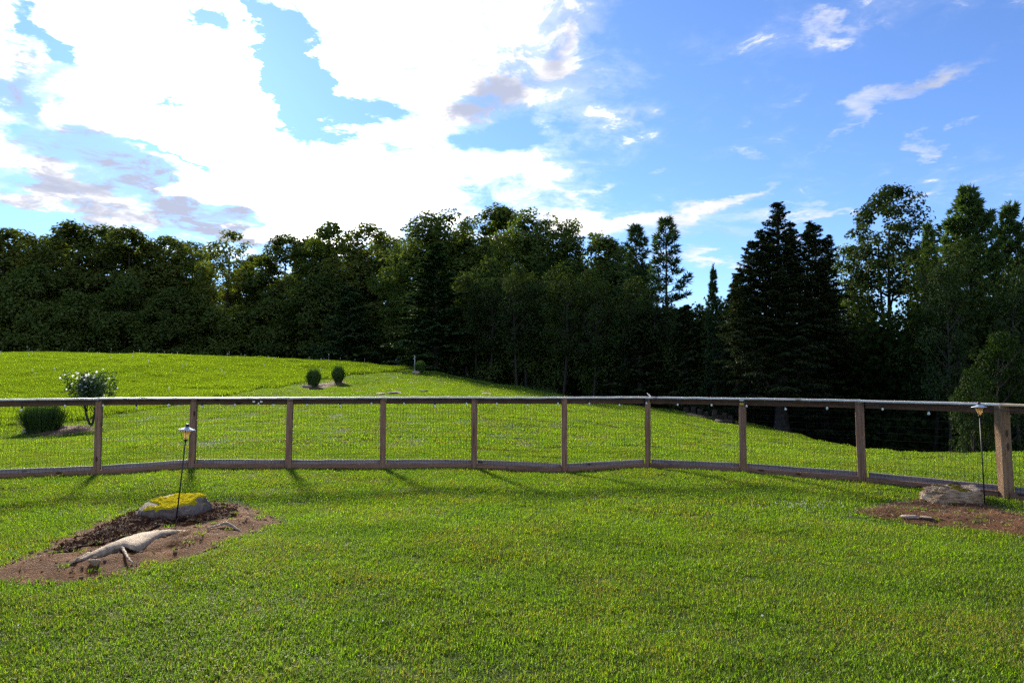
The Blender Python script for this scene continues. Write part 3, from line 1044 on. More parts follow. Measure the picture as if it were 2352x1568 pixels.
rg = random.Random(11)
BL = [broadleaf(100 + i, 16, 9.0, base=0.12, nc=200, nl=74, leaf=0.36, rad=(0.7, 1.35), shape=0.72 + 0.08 * (i % 3), kind=[M_MAPLE, M_MAPLEW][i % 2]) for i in range(6)]
BM = [broadleaf(140 + i, 16, 9.0, base=0.16, nc=200, nl=74, leaf=0.32, rad=(0.65, 1.3), shape=0.75, kind=M_MAPLE) for i in range(4)]
BU = [broadleaf(170 + i, 10, 9.0, base=0.02, nc=190, nl=75, leaf=0.32, rad=(0.7, 1.3), shape=0.62, kind=M_MAPLE, trunk_r=0.14) for i in range(3)]
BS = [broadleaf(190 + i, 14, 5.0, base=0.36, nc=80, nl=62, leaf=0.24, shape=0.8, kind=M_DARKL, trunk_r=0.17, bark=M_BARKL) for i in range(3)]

G1 = 'broadleaf trees along the far edge of the meadow'
left_trees = [
    (-60, 535, 170, 88, 'broadleaf tree cut off by the picture edge at the far side of the meadow'),
    (42, 529, 170, 86, 'round-topped broadleaf tree first in the woodland edge beyond the big grass clump'),
    (108, 550, 140, 92, 'lower broadleaf crown tucked between two taller trees above the big grass clump'),
    (172, 517, 165, 86, 'tall broadleaf tree with twin rounded tops above the white-flowered shrub'),
    (238, 525, 150, 88, 'broadleaf tree with a pointed top just beside the twin-topped tree'),
    (296, 530, 150, 85, 'broad shouldered tree sloping down to the first gap in the woodland skyline'),
    (348, 566, 120, 93, 'low broadleaf tree under the grey cloud bank in the skyline gap'),
    (396, 545, 140, 88, 'flat-topped broadleaf tree between the gap and the open lacy tree'),
    (452, 558, 110, 94, 'small-crowned tree close behind the open lacy tree'),
    (595, 588, 120, 92, 'lowest tree in the bright notch of the woodland skyline'),
    (660, 545, 140, 84, 'round backlit tree at the bright end of the skyline notch'),
    (716, 549, 120, 87, 'broadleaf tree leaning against the round backlit tree'),
    (768, 517, 150, 82, 'tall broadleaf tree above the pair of grass clumps on the hill'),
    (846, 519, 150, 80, 'broadleaf tree with a ragged top next along from the pair of grass clumps'),
    (905, 548, 120, 81, 'shorter broadleaf tree in the dip before the highest woodland crowns'),
]
for i, (px, py, w, Y, lb) in enumerate(left_trees):
    place_tree('broadleaf_tree', BL[i % 6], 16, 9.0, px, py, w * 1.5, Y * 1.36, lb, G1, rg.uniform(0, 6.28))
LACY = broadleaf(77, 16, 9.0, base=0.25, nc=150, nl=60, leaf=0.34, sparse=0.0, rad=(0.6, 1.1), kind=M_MAPLEW, trunk_r=0.2)
place_tree('broadleaf_tree', LACY, 16, 9.0, 528, 533, 190, 112, 'open lacy tree with sky showing through its crown and limbs', G1, 0.4)
G2 = 'tall broadleaf trees crowning the middle of the wood'
mid_trees = [
    (985, 496, 150, 73, 'feathery-topped tree rising straight above the tiered conifer'),
    (1040, 489, 150, 72, 'tall broadleaf tree behind the right side of the tiered conifer'),
    (1095, 503, 130, 75, 'broadleaf crown in the shallow dip beside the highest tree'),
    (1147, 481, 150, 70, 'highest broadleaf tree in the middle of the woodland skyline'),
    (1214, 491, 140, 68, 'broadleaf tree with a domed top next to the highest tree'),
    (1268, 505, 130, 66, 'thin-crowned broadleaf tree with sky flecks below its top'),
    (1331, 509, 140, 64, 'rounded broadleaf tree at the end of the high skyline'),
    (1386, 551, 130, 62, 'broadleaf tree stepping down towards the two dark pines'),
    (1432, 574, 110, 60, 'small broadleaf crown tight against the first dark pine'),
]
for i, (px, py, w, Y, lb) in enumerate(mid_trees):
    place_tree('broadleaf_tree', BM[i % 4], 16, 9.0, px, py, w * 1.75, Y * (1.12 if px > 1200 else 1.25), lb, G2, rg.uniform(0, 6.28))
G3 = 'leafy lower trees filling the front of the wood'
UL = ['at the picture edge, below the tree cut off by it', 'beneath the round-topped tree', 'beneath the twin-topped tree', 'beneath the broad shouldered tree', 'below the gap in the skyline', 'below the open lacy tree', 'below the bright skyline notch', 'beneath the round backlit tree', 'beside the dark young conifer', 'just past the big tiered conifer', 'under the highest tree of the skyline', 'under the domed tree next to the highest one', 'under the rounded tree ending the high skyline', 'under the small crown tight against the first dark pine', 'between the little spruce tip and the tall hemlock', 'in the skyline gap before the little spruce tip']
for i, (px, py, w, Y) in enumerate([(-40, 640, 200, 80), (85, 618, 180, 80), (190, 660, 170, 78.5), (300, 640, 170, 79), (410, 668, 180, 78), (520, 690, 170, 78), (620, 690, 170, 77.5),
                                    (730, 640, 180, 75.5), (815, 690, 130, 74), (1120, 600, 170, 66), (1190, 660, 150, 62), (1255, 610, 160, 61.5), (1345, 650, 150, 58), (1425, 690, 150, 54), (1674, 662, 170, 46.5), (1600, 705, 150, 47.5)]):
    place_tree('understory_tree', BU[i % 3], 10, 9.0, px, py, w * 1.2, Y * (1.34 if px < 830 else 1.05), 'leafy lower tree ' + UL[i], G3, rg.uniform(0, 6.28))
TIER = hemlock(31, 18, 11.0, base=0.03, leaf=0.26, gap=0.5, kind=M_PINE, trunk_r=0.3)
place_tree('conifer', TIER, 18, 11.0, 1003, 560, 250, 66, 'big tiered conifer with drooping spreading boughs beside the pale stake')
TIER2 = hemlock(32, 12, 9.0, base=0.03, leaf=0.26, gap=0.5, kind=M_PINE, trunk_r=0.2)
place_tree('conifer', TIER2, 12, 9.0, 800, 655, 190, 88, 'dark young conifer behind the pair of grass clumps')
PA = pine(41, 18, 4.6, base=0.25, up0=0.15, up1=0.95, tuft=0.5, gap=0.75, power=0.5, dens=0.42, blade=0.09)
place_tree('pine_tree', PA, 18, 4.2, 1461, 523, 130, 57, 'slim dark pine, first of the two standing clear of the wood')
PB = pine(42, 18, 6.0, base=0.30, up0=0.12, up1=0.95, tuft=0.5, gap=1.0, power=0.62, dens=0.40, blade=0.09, lean=0.2)
place_tree('pine_tree', PB, 18, 6.0, 1523, 510, 190, 53, 'open-branched pine with bare trunk and upswept limbs against the sky')
HS = hemlock(33, 10, 5.5, base=0.02, leaf=0.2, gap=0.4)
for (px, py, w, Y, lb) in [(1470, 720, 190, 51, 'low dark hemlock filling the base of the slim dark pine'), (1575, 700, 170, 48, 'low dark hemlock under the open-branched pine'),
                           (1690, 640, 150, 44, 'rounded dark hemlock leaning on the tall hemlock'), (1890, 690, 190, 41, 'broad dark hemlock between the tall hemlock and the yellow-green tree'),
                           (2010, 740, 200, 40, 'dark hemlock low in front of the tall open oak'), (2110, 770, 160, 37, 'dark hemlock at the foot of the thin pine')]:
    place_tree('hemlock_tree', HS, 10, 5.5, px, py, w, Y, lb, 'small dark hemlocks along the wood edge', rg.uniform(0, 6.28))
SP = pine(44, 9, 2.6, base=0.1, up0=0.2, up1=0.6, tuft=0.3, gap=0.45, power=0.9, blade=0.07)
place_tree('spruce_tree', SP, 9, 2.6, 1638, 612, 62, 46, 'little spruce tip poking up in the gap beside the tall hemlock')
HM = hemlock(35, 13.4, 6.2, base=0.10, leaf=0.088, gap=0.21, trunk_r=0.36,
             spires=((0.6, -0.4, 3.5, 11.2, 4.2), (0.8, 0.2, 4.5, 12.35, 3.3), (-0.5, 0.1, 4.5, 11.8, 3.4), (1.6, -0.3, 5.5, 12.25, 3.4), (2.2, 0.2, 5.0, 12.2, 3.4), (2.75, 0.0, 4.0, 11.5, 3.2), (-0.9, 0.2, 6.2, 11.9, 3.0), (-1.5, 0.0, 5.0, 11.2, 3.4), (-2.2, -0.2, 3.6, 9.6, 3.0)))
place_tree('hemlock_tree', HM, 13.4, 6.2, 1785, 464, 262, 38, 'tall black-green hemlock with ragged spires and a flared trunk on the slope')
YG = broadleaf(51, 12, 5.0, base=0.25, nc=85, nl=60, leaf=0.22, kind=M_YGREEN, trunk_r=0.15, rad=(0.4, 0.8), sparse=0.05)
place_tree('broadleaf_tree', YG, 12, 5.0, 1938, 560, 130, 47, 'sunlit yellow-green tree squeezed between the hemlock and the open oak')
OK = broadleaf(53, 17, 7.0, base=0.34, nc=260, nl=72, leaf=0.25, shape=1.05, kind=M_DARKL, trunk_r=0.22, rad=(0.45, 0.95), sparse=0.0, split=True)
place_tree('oak_tree', OK, 17, 7.0, 2048, 432, 235, 45, 'tall open oak with two stems and bare lower limbs against the sky', rz=0.3)
PC = pine(45, 13, 4.6, base=0.25, up0=0.1, up1=0.7, tuft=0.26, gap=0.5, power=0.75, dens=1.1, blade=0.07, kind=M_PINEL)
place_tree('pine_tree', PC, 13, 4.6, 2130, 516, 130, 40, 'thin blue-green pine standing in front of the open oak')
PD = pine(46, 14, 7.5, base=0.06, up0=0.02, up1=0.8, tuft=0.30, gap=0.46, power=0.72, dens=1.0, blade=0.075, kind=M_PINEL, trunk_r=0.24, per=6)
place_tree('pine_tree', PD, 14, 7.5, 2224, 433, 330, 35, 'big white pine with layered plumes beside the corner post')
PE = pine(47, 14, 7.0, base=0.06, up0=0.05, up1=0.95, tuft=0.30, gap=0.55, power=0.7, dens=0.85, blade=0.075, kind=M_PINEL, per=6, lean=0.6)
place_tree('pine_tree', PE, 14, 7.0, 2320, 464, 280, 37, 'second white pine with an upswept top at the picture edge', rz=1.0)
place_tree('pine_tree', PD, 14, 7.5, 2440, 500, 260, 36, 'white pine mostly beyond the picture edge past the corner post', rz=2.0)
BF = [broadleaf(61 + i, 6.0, 5.0, base=0.05, nc=130, nl=75, leaf=0.15, shape=0.6, kind=M_SAPL, trunk_r=0.08, rad=(0.3, 0.65)) for i in range(2)]
place_tree('broadleaf_sapling', BF[0], 6, 5, 2300, 768, 190, 25, 'bushy broadleaf sapling low in front of the big white pine', rz=0.5)
place_tree('broadleaf_sapling', BF[1], 6, 5, 2235, 850, 120, 24, 'small leafy sapling behind the lantern near the corner post', rz=1.5)
G4 = 'slender bare trunks standing along the wood edge'
SL = ['first one past the small bright grass clump', 'second one past the small bright grass clump', 'third one past the small bright grass clump', 'standing alone before a close pair', 'first of a close pair', 'second of a close pair', 'where the lawn crest drops behind the fence rail', 'above the middle of the fence panel with the crest line', 'above the fence panel before the bend', 'just above the bend in the fence rail']
for i, (px, top, w, Y, k) in enumerate([(1039, 700, 70, 63, 0), (1069, 640, 80, 61, 1), (1092, 660, 80, 60, 2), (1121, 640, 90, 58, 0), (1188, 610, 90, 55, 1), (1208, 640, 90, 56, 2), (1290, 600, 100, 52, 0), (1361, 620, 100, 50, 1),
                                        (1458, 640, 110, 47, 2), (1513, 660, 100, 46, 0)]):
    place_tree('slender_tree', BS[k], 14, 5.0, px, top, w, Y + 5, 'slender bare trunk, ' + SL[i], G4, rg.uniform(0, 6.28))
for i, (px, top, w, Y, k, lb) in enumerate([
        (1893, 640, 110, 43, 1, 'leaning pale trunk just past the flared hemlock trunk'), (1955, 650, 100, 44, 2, 'thin trunk in the dark between the hemlock and the wide fence post'),
        (2126, 560, 140, 34, 0, 'dim trunk in the middle of the last full fence panel'), (2165, 620, 110, 29, 1, 'pale straight trunk seen through the last full fence panel'),
        (2197, 560, 150, 32, 2, 'thick dim trunk beside the pale straight trunk'), (2336, 600, 120, 28, 0, 'straight trunk seen just past the corner post')]):
    place_tree('slender_tree', BS[k], 14, 5.0, px, top, w, Y, lb, 'trunks seen through the fence in the dark wood', rg.uniform(0, 6.28))

# deep wood behind the edge trees: one mass of foliage
rng = np.random.RandomState(9)
chunks = []
cs = []
for k in range(3600):
    a = rng.uniform(-0.95, 0.98)
    e = np.interp(a, cr_x, cr_y)
    dd = rng.uniform(0, 1)
    y = e * 1.05 + float(np.interp(a, [-0.3, -0.05, 0.05], [52, 30, 12])) + 16 * dd
    x = a * y
    hmax = float(np.interp(a, [-0.9, -0.2, 0.0, 0.2, 0.35, 0.95], [21.5, 20.0, 17.0, 11.0, 9.0, 9.5])) * (0.8 + 0.2 * rng.uniform())
    cs.append((x, y, rng.uniform(0, hmax)))
cs = np.array(cs)
cs[:, 2] += ground_z(cs[:, 0], cs[:, 1])
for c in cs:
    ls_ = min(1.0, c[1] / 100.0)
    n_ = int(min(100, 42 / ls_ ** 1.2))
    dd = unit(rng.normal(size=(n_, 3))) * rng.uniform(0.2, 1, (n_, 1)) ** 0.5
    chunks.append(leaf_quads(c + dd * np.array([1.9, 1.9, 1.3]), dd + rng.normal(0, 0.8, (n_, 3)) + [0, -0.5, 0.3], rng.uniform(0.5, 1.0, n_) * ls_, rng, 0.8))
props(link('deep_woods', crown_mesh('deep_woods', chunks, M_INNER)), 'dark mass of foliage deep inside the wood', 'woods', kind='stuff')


# ------------------------------------------------------------------ ornamental grass clumps, shrub
def grass_clump(seed, H, W, nb_=650, bw=0.012, foot=0.35):
    rng = np.random.RandomState(seed)
    an = rng.uniform(0, 6.283, nb_)
    r0 = np.sqrt(rng.uniform(0, 1, nb_)) * W * 0.5 * foot
    sq = rng.uniform(0, 1, nb_) ** 0.6 * np.where(rng.uniform(0, 1, nb_) < .25, rng.uniform(1.0, 1.4, nb_), 1.0)
    L = H * rng.uniform(0.62, 1.0, nb_) ** 0.5 * (1.0 - 0.36 * np.minimum(sq, 1.1) ** 3.0)
    sp = sq * W * 0.5 + np.maximum(0, rng.normal(0, .03, nb_)) * W
    dv = np.stack([np.cos(an), np.sin(an), np.zeros(nb_)], 1)
    b0 = dv * r0[:, None]
    sl = np.array([0, .35, .7, 1.0])
    hgt = np.array([0, .40, .76, 1.0])
    out = np.array([0, .50, .90, 1.04])
    pts = np.stack([b0 + dv * (np.maximum(sp - r0, 0) * o_)[:, None] + np.array([0, 0, 1]) * (L * h_)[:, None] * 1.05 for o_, h_ in zip(out, hgt)], 1)
    pts[:, 3, 2] -= rng.uniform(-0.05, 0.05, nb_) * H
    sd_ = np.stack([-np.sin(an + rng.normal(0, .8, nb_)), np.cos(an), np.zeros(nb_)], 1)
    wd = np.array([1.0, 1.0, 0.75, 0.08]) * bw
    A = pts + sd_[:, None] * wd[None, :, None]
    B = pts - sd_[:, None] * wd[None, :, None]
    V = np.stack([A, B], 2).reshape(-1, 3)
    i = np.arange(nb_)[:, None] * 8 + np.arange(3)[None] * 2
    f = np.stack([i, i + 1, i + 3, i + 2], -1).reshape(-1, 4)
    return V, f, np.repeat(rng.uniform(0, 1, nb_), 8)


def put_clump(seed, px, py, H, W, label, group=None, nb_=650, bw=0.012, foot=0.35):
    p = on_ground(px, py)
    me = crown_mesh('grass_clump', [grass_clump(seed, H, W, nb_, bw, foot)], M_CLUMP)
    o = link('ornamental_grass', me, loc=(p.x, p.y, p.z + 0.02))
    props(o, label, 'ornamental grass', group)
    return p


put_clump(1, 97, 994, 1.02, 1.50, 'biggest ornamental grass clump, low behind the fence beside the white-flowered shrub', nb_=1500, bw=0.010, foot=0.6)
gpair = 'pair of grass clumps in the hillside bed'
pc1 = put_clump(2, 720, 890, 1.30, 1.02, 'leaning grass clump nearer the fence of the pair in the hillside bed', gpair, nb_=900, bw=0.015, foot=0.45)
pc2 = put_clump(3, 777, 880, 1.26, 0.98, 'upright grass clump farther up the slope of the pair in the hillside bed', gpair, nb_=900, bw=0.015, foot=0.45)
pc3 = put_clump(4, 965, 857, 1.05, 0.98, 'small bright grass clump beside the pale stake at the hill crest', nb_=700, bw=0.018, foot=0.45)

# flowering shrub
rng = np.random.RandomState(21)
ps = on_ground(210, 976)
shrub = empty('flowering_shrub', (ps.x, ps.y, ps.z))
props(shrub, 'white-flowered shrub with a V-shaped trunk behind the first fence post', 'shrub')
mb = MB()
tips = []
for s_, (dx, hh) in enumerate(((-0.30, 1.0), (0.16, 1.0))):
    P = curve(np.array([0, 0, -0.1]), np.array([dx, rng.normal(0, .08), hh * 0.85]), np.array([dx * 0.15, 0, 0]), 6)
    mb.tube(P, np.linspace(0.048, 0.024, 6), 6)
    for k in range(13):
        u = rng.uniform(0.55, 1.0)
        p0 = P[0] + (P[-1] - P[0]) * u
        an = rng.uniform(0, 6.28)
        e = np.array([math.cos(an) * rng.uniform(.25, .85) + dx * 0.7, math.sin(an) * rng.uniform(.2, .7), rng.uniform(1.35, 1.95)])
        B = curve(p0, e, np.array([math.cos(an) * .1, math.sin(an) * .1, -0.05]), 6)
        mb.tube(B, np.linspace(0.014, 0.005, 6), 4, cap=False)
        tips.append(B)
link('trunk', mb.mesh('trunk', [M_BARKL], True), shrub)
chunks, fl = [], []
for B in tips:
    n_ = 140
    s_ = rng.uniform(0.45, 1.03, n_)
    pp = np.stack([np.interp(np.minimum(s_, 1) * 5, np.arange(6), B[:, q]) for q in range(3)], 1) + rng.normal(0, 0.085, (n_, 3))
    chunks.append(leaf_quads(pp, np.array([0, -.2, .6]) + rng.normal(0, .7, (n_, 3)), rng.uniform(.06, .11, n_), rng, 0.62))
    for q in range(rng.randint(1, 4)):
        fl.append(B[-1] + rng.normal(0, .11, 3) + [0, -0.09, 0.02 - 0.25 * rng.uniform() * (q > 0)])
link('foliage', crown_mesh('foliage', chunks, M_SHRUB), shrub)
mb = MB()
for p in fl:
    M_ = Matrix.Translation(Vector(p)) @ Matrix.Rotation(rng.uniform(0.6, 1.5), 4, 'X') @ Matrix.Rotation(rng.uniform(0, 6.28), 4, 'Z') @ Matrix.Scale(rng.uniform(.8, 1.25), 4)
    th = np.linspace(0, 2 * np.pi, 10, endpoint=False)
    rr_ = np.where(np.arange(10) % 2 == 0, 0.044, 0.029)
    V = np.stack([rr_ * np.cos(th), rr_ * np.sin(th), np.full(10, .016)], 1)
    V = np.vstack([V, [[0, 0, 0]]])
    V = V @ np.array(M_.to_3x3()).T + np.array(M_.translation)
    mb.add(V, f3=[(10, q, (q + 1) % 10) for q in range(10)])
props(link('blossoms', mb.mesh('blossoms', [M_FLOWER]), shrub), kind='stuff')


# ------------------------------------------------------------------ rocks
def ico_dirs(sub):
    import bmesh
    bm = bmesh.new()
    bmesh.ops.create_icosphere(bm, subdivisions=sub, radius=1.0)
    V = np.array([v.co[:] for v in bm.verts])
    F = np.array([[v.index for v in f.verts] for f in bm.faces])
    bm.free()
    return V, F


ICO = {k: ico_dirs(k) for k in (2, 3, 4, 5)}


def rock_shape(dims, seed, sub=4, planes=None, amp=0.08, freq=2.2, strata=0.0, nplanes=11):
    rng = np.random.RandomState(seed)
    D, F = ICO[sub]
    if planes is None:
        N = unit(rng.normal(size=(nplanes, 3)))
        dist = rng.uniform(0.72, 1.0, nplanes)
    else:
        N = unit(np.array([p[:3] for p in planes], float))
        dist = np.array([p[3] for p in planes], float)
    den = D @ N.T
    r = np.where(den > 1e-3, dist / np.maximum(den, 1e-3), 9.0)
    k = 26.0
    r = -np.log(np.exp(-k * np.minimum(r, 3)).sum(1)) / k
    r = np.minimum(r, 1.45)
    V = D * r[:, None]
    ns = np.array([mnoise.fractal(Vector(v * freq + seed), 0.85, 2.1, 5) for v in V])
    V = V * (1 + amp * ns)[:, None]
    if strata:
        st = np.array([mnoise.ridged_multi_fractal(Vector((v[0] * 1.3 + v[2] * 1.6, v[1] * 1.3, v[2] * 4.2 - v[0] * 1.1)), 0.9, 2.0, 5, 1.0, 2.0) for v in V])
        V = V * (1 - strata * np.clip(st - 0.9, -0.6, 1.2))[:, None]
    return V * np.array(dims) * 0.5, F


def rock(name, loc, dims, seed, material, label, cat='rock', group=None, rz=0.0, sink=0.35, **kw):
    V, F = rock_shape(dims, seed, **kw)
    o = link(name, mesh_np(name, V, F, [material], True), loc=(loc[0], loc[1], loc[2] + dims[2] * 0.5 - dims[2] * sink), rot=(0, 0, rz))
    props(o, label, cat, group)
    return o, V, F


def moss_on(o, V, F, material, mask, thick=0.014):
    me = o.data
    nrm = np.array([v.normal[:] for v in me.vertices])
    mv = mask(V, nrm)
    keep = F[mv[F].all(1)]
    used = np.unique(keep)
    remap = -np.ones(len(V), int)
    remap[used] = np.arange(len(used))
    cnt = np.zeros(len(V))
    np.add.at(cnt, F.ravel(), 1)
    ck = np.zeros(len(V))
    np.add.at(ck, keep.ravel(), 1)
    inner = (cnt == ck)[used]
    nz_ = np.array([mnoise.noise(Vector(v * 38)) for v in V[used]])
    off = np.where(inner, thick + nz_ * thick * 0.8, -0.004)
    MV = V[used] + nrm[used] * off[:, None]
    link('moss', mesh_np('moss', MV, remap[keep], [material], False), o)


# left rock: sloping mossy top, steep front
c_l = gp(396, 1192, 0.05)
c_l.x *= (c_l.y + .24) / c_l.y
cl = Vector((c_l.x, c_l.y + 0.24, float(h_left([c_l.x], [c_l.y + .24])[0])))
planes = [(-0.34, -0.55, 1.5, 0.52), (-0.15, -1, 0.12, 0.80), (-0.9, -0.5, 0.35, 0.92), (1, -0.1, 0.25, 0.92), (0.2, 1, 0.2, 0.9), (-1, 0.4, 0.2, 1.0), (0, 0, -1, 0.9), (0.6, -0.9, 0.25, 0.94)]
ro, V, F = rock('boulder', cl, (0.64, 0.64, 0.275), 3, M_ROCKG, 'grey slab-sided boulder with a yellow moss top in the dirt mound', planes=planes, sub=5, amp=0.06, freq=2.6, sink=0.24, nplanes=0)
moss_on(ro, V, F, M_MOSS, lambda v, n_: (n_[:, 2] > 0.55) & ((v[:, 0] + 0.16 + 0.12 * np.sin(v[:, 1] * 17) + 0.06 * np.sin(v[:, 0] * 31 + v[:, 1] * 40)) > -0.10) & (v[:, 1] < 0.40))
# right rock: pale layered
c_r = gp(2196, 1162)
c_r.x *= (c_r.y + .2) / c_r.y
cr = Vector((c_r.x, c_r.y + 0.2, float(h_right([c_r.x], [c_r.y + .2])[0])))
planes = [(0.05, -0.25, 1, 0.72), (0, -1, 0.15, 0.9), (-0.9, -0.3, 0.55, 0.86), (1, -0.2, 0.12, 0.98), (0, 1, 0.4, 0.85), (0, 0, -1, 0.9), (-0.4, -0.8, 0.4, 0.92)]
ro2, V, F = rock('boulder', cr, (0.56, 0.40, 0.25), 8, M_ROCKT, 'pale layered boulder with olive moss along its top beside the corner post', planes=planes, sub=5, amp=0.08, freq=2.4, strata=0.10, sink=0.2, rz=R(-6))
moss_on(ro2, V, F, M_MOSSD, lambda v, n_: (n_[:, 2] > 0.66) & ((np.sin(v[:, 0] * 21 + 1) * 0.5 + np.sin(v[:, 0] * 47 + v[:, 1] * 33) * 0.4 - v[:, 0] * 2.2) > -0.25), 0.010)

# flat white stone and pebbles
p = gp(2090, 1187)
rock('flat_stone', (p.x, p.y, float(h_right([p.x], [p.y])[0])), (0.24, 0.10, 0.035), 14, M_ROCKP, 'flat pale stone lying at the front of the rust earth patch', 'stone', sub=3, sink=0.2, rz=R(-8))
p = gp(2128, 1190)
rock('flat_stone', (p.x, p.y, float(h_right([p.x], [p.y])[0])), (0.13, 0.08, 0.03), 15, M_ROCKP, 'short pale stone touching the end of the flat stone', 'stone', sub=3, sink=0.2, rz=R(-14))
p = gp(218, 1297, 0.05)
rock('stone', (p.x, p.y, float(h_left([p.x], [p.y])[0])), (0.085, 0.065, 0.06), 16, M_ROCKT, 'rounded tan stone below the exposed root', 'stone', sub=3, sink=0.25)
p = gp(190, 1280, 0.05)

# stones in the beds beyond the fence
for i, (px, py, w, h, mt_, lb) in enumerate([
        (64, 994, 0.34, 0.22, M_ROCKP, 'pale stone on the near side of the biggest grass clump'), (135, 988, 0.42, 0.26, M_ROCKP, 'brown stone between the biggest grass clump and the shrub')]):
    p = on_ground(px, py)
    rock('bed_stone', (p.x, p.y, p.z), (w, 0.26, h), 30 + i, mt_, lb, 'stone', 'stones edging the mulch beds', sub=3, sink=0.2)
for i, (px, py, w, h, lb) in enumerate([(708, 890, 0.62, 0.26, 'long low stone at the foot of the leaning grass clump'), (733, 889, 0.34, 0.2, 'dark stone tucked beside the leaning grass clump'),
                                       (745, 885, 0.55, 0.16, 'flat pale stone between the two hillside grass clumps')]):
    p = on_ground(px, py)
    rock('bed_stone', (p.x, p.y, p.z), (w, 0.4, h), 40 + i, M_ROCKP, lb, 'stone', 'stones edging the mulch beds', sub=3, sink=0.25)
p = on_ground(957, 859)
rock('bed_stone', (p.x, p.y, p.z), (0.62, 0.4, 0.26), 46, M_ROCKP, 'pale stone at the foot of the stake and small bright clump', 'stone', 'stones edging the mulch beds', sub=3, sink=0.25)
for i, (px, py, w, lb) in enumerate([(908, 904, 0.75, 'sunken bedrock slab showing above the fence rail below the tiered conifer'), (970, 900, 0.6, 'small bedrock slab in the turf under the pale stake'),
                                    (1115, 905, 0.75, 'bedrock slab in the turf nearest the lawn crest'), (878, 905, 0.4, 'brown bedrock chip next to the sunken slab')]):
    p = on_ground(px, py)
    rock('bedrock_slab', (p.x, p.y, p.z), (w, 0.9, 0.16), 50 + i, M_ROCKP, lb, 'rock', 'bedrock slabs showing in the turf', sub=3, sink=0.45)

# pale stake on the crest
p = on_ground(952, 856)
mb = MB()
mb.tube(np.array([[0, 0, -0.2], [0.01, 0, 0.8], [0.02, 0, 1.45]]), 0.035, 8)
mb.lathe([(0.0, 1.47), (0.055, 1.47), (0.055, 1.44), (0.0, 1.44)], 8)
props(link('stake', mb.mesh('stake', [M_STAKE], False), loc=p), 'pale upright stake beside the small bright grass clump', 'stake')

# log edging and cut log rounds at the lawn edge
logs = 'cut log rounds along the lawn edge'
spots = [(1562, 944, .30, .42), (1577, 948, .34, .34), (1593, 951, .28, .46), (1608, 955, .28, .40), (1622, 958, .26, .30), (1640, 962, .26, .50), (1652, 964, .24, .26), (1664, 966, .26, .42), (1677, 968, .28, .30)]
lab = ['first log round, next to the hanging bulb nearest the fence corner', 'short log round with a pale cut top, second in the row', 'taller log round behind the short pale-topped one', 'squat dark log round in the middle of the row',
       'small log round just before the gap in the row', 'tallest log round standing tilted after the gap', 'shortest log round between two taller ones', 'upright dark log round near the fence post with a sticker', 'last log round beside the pale branch']
for (px, py, w, h), lb in zip(spots, lab):
    p = on_ground(px, py)
    mb = MB()
    rgn = np.random.RandomState(int(px))
    k = 12
    mb.tube(np.array([[0, 0, -0.15], [0, 0, h * .5], [rgn.normal(0, .02), 0, h]]), [w * .53, w * .5, w * .48], k)
    o = link('log_round', mb.mesh('log_round', [M_BARK]), loc=p, rot=(rgn.normal(0, .04), 0.12 if 'tilted' in lb else rgn.normal(0, .04), 0))
    props(o, lb, 'log', logs)
for pts_, rad_, lb in [([(1478, 935), (1500, 937), (1528, 939), (1556, 943)], .10, 'long weathered log lying along the lawn crest'), ([(1580, 954), (1612, 960), (1640, 966)], .08, 'brown log lying in front of the log rounds'),
                       ([(1655, 970), (1680, 973), (1705, 979)], .10, 'pale bent branch lying past the last log round'), ([(1645, 969), (1668, 974)], .09, 'short grey log in front of the tallest log round')]:
    P = np.array([on_ground(*q) for q in pts_])
    P[:, 2] += rad_ * 0.6
    mb = MB()
    mb.tube(P, [rad_ * (1 - .08 * i) for i in range(len(P))], 8)
    props(link('fallen_log', mb.mesh('fallen_log', [M_BARKL if 'brown' not in lb else M_BARK], True)), lb, 'log', 'fallen logs along the lawn edge')


# ------------------------------------------------------------------ roots
def root(name, pts_, w, lb, squash, hfun, k=10, extra=()):
    mb = MB()
    P = []
    for (px, py, dz) in pts_:
        g = gp(px, py, 0.10)
        P.append((g.x, g.y, float(hfun([g.x], [g.y])[0]) + dz))
    P = np.array(P)
    n_ = len(P) * 5
    t_ = np.linspace(0, len(P) - 1, n_)
    Q = np.stack([np.interp(t_, np.arange(len(P)), P[:, q]) for q in range(3)], 1)
    for _ in range(3):
        Q[1:-1] = (Q[:-2] + Q[1:-1] * 2 + Q[2:]) / 4
    wr = np.interp(t_, np.arange(len(w)), w)
    Q += np.random.RandomState(4).normal(0, 0.002, Q.shape)
    mb.tube(Q, wr, k, squash=np.interp(t_, np.arange(len(squash)), squash))
    for (ps_, ws) in extra:
        E = []
        for (px, py, dz) in ps_:
            g = gp(px, py, 0.08)
            E.append((g.x, g.y, float(hfun([g.x], [g.y])[0]) + dz))
        E = np.array(E)
        t2 = np.linspace(0, len(E) - 1, len(E) * 4)
        E2 = np.stack([np.interp(t2, np.arange(len(E)), E[:, q]) for q in range(3)], 1)
        for _ in range(2):
            E2[1:-1] = (E2[:-2] + E2[1:-1] * 2 + E2[2:]) / 4
        mb.tube(E2, np.interp(t2, np.arange(len(ws)), ws), 8)
    o = link(name, mb.mesh(name, [M_ROOT], True))
    props(o, lb, 'root')
    return o


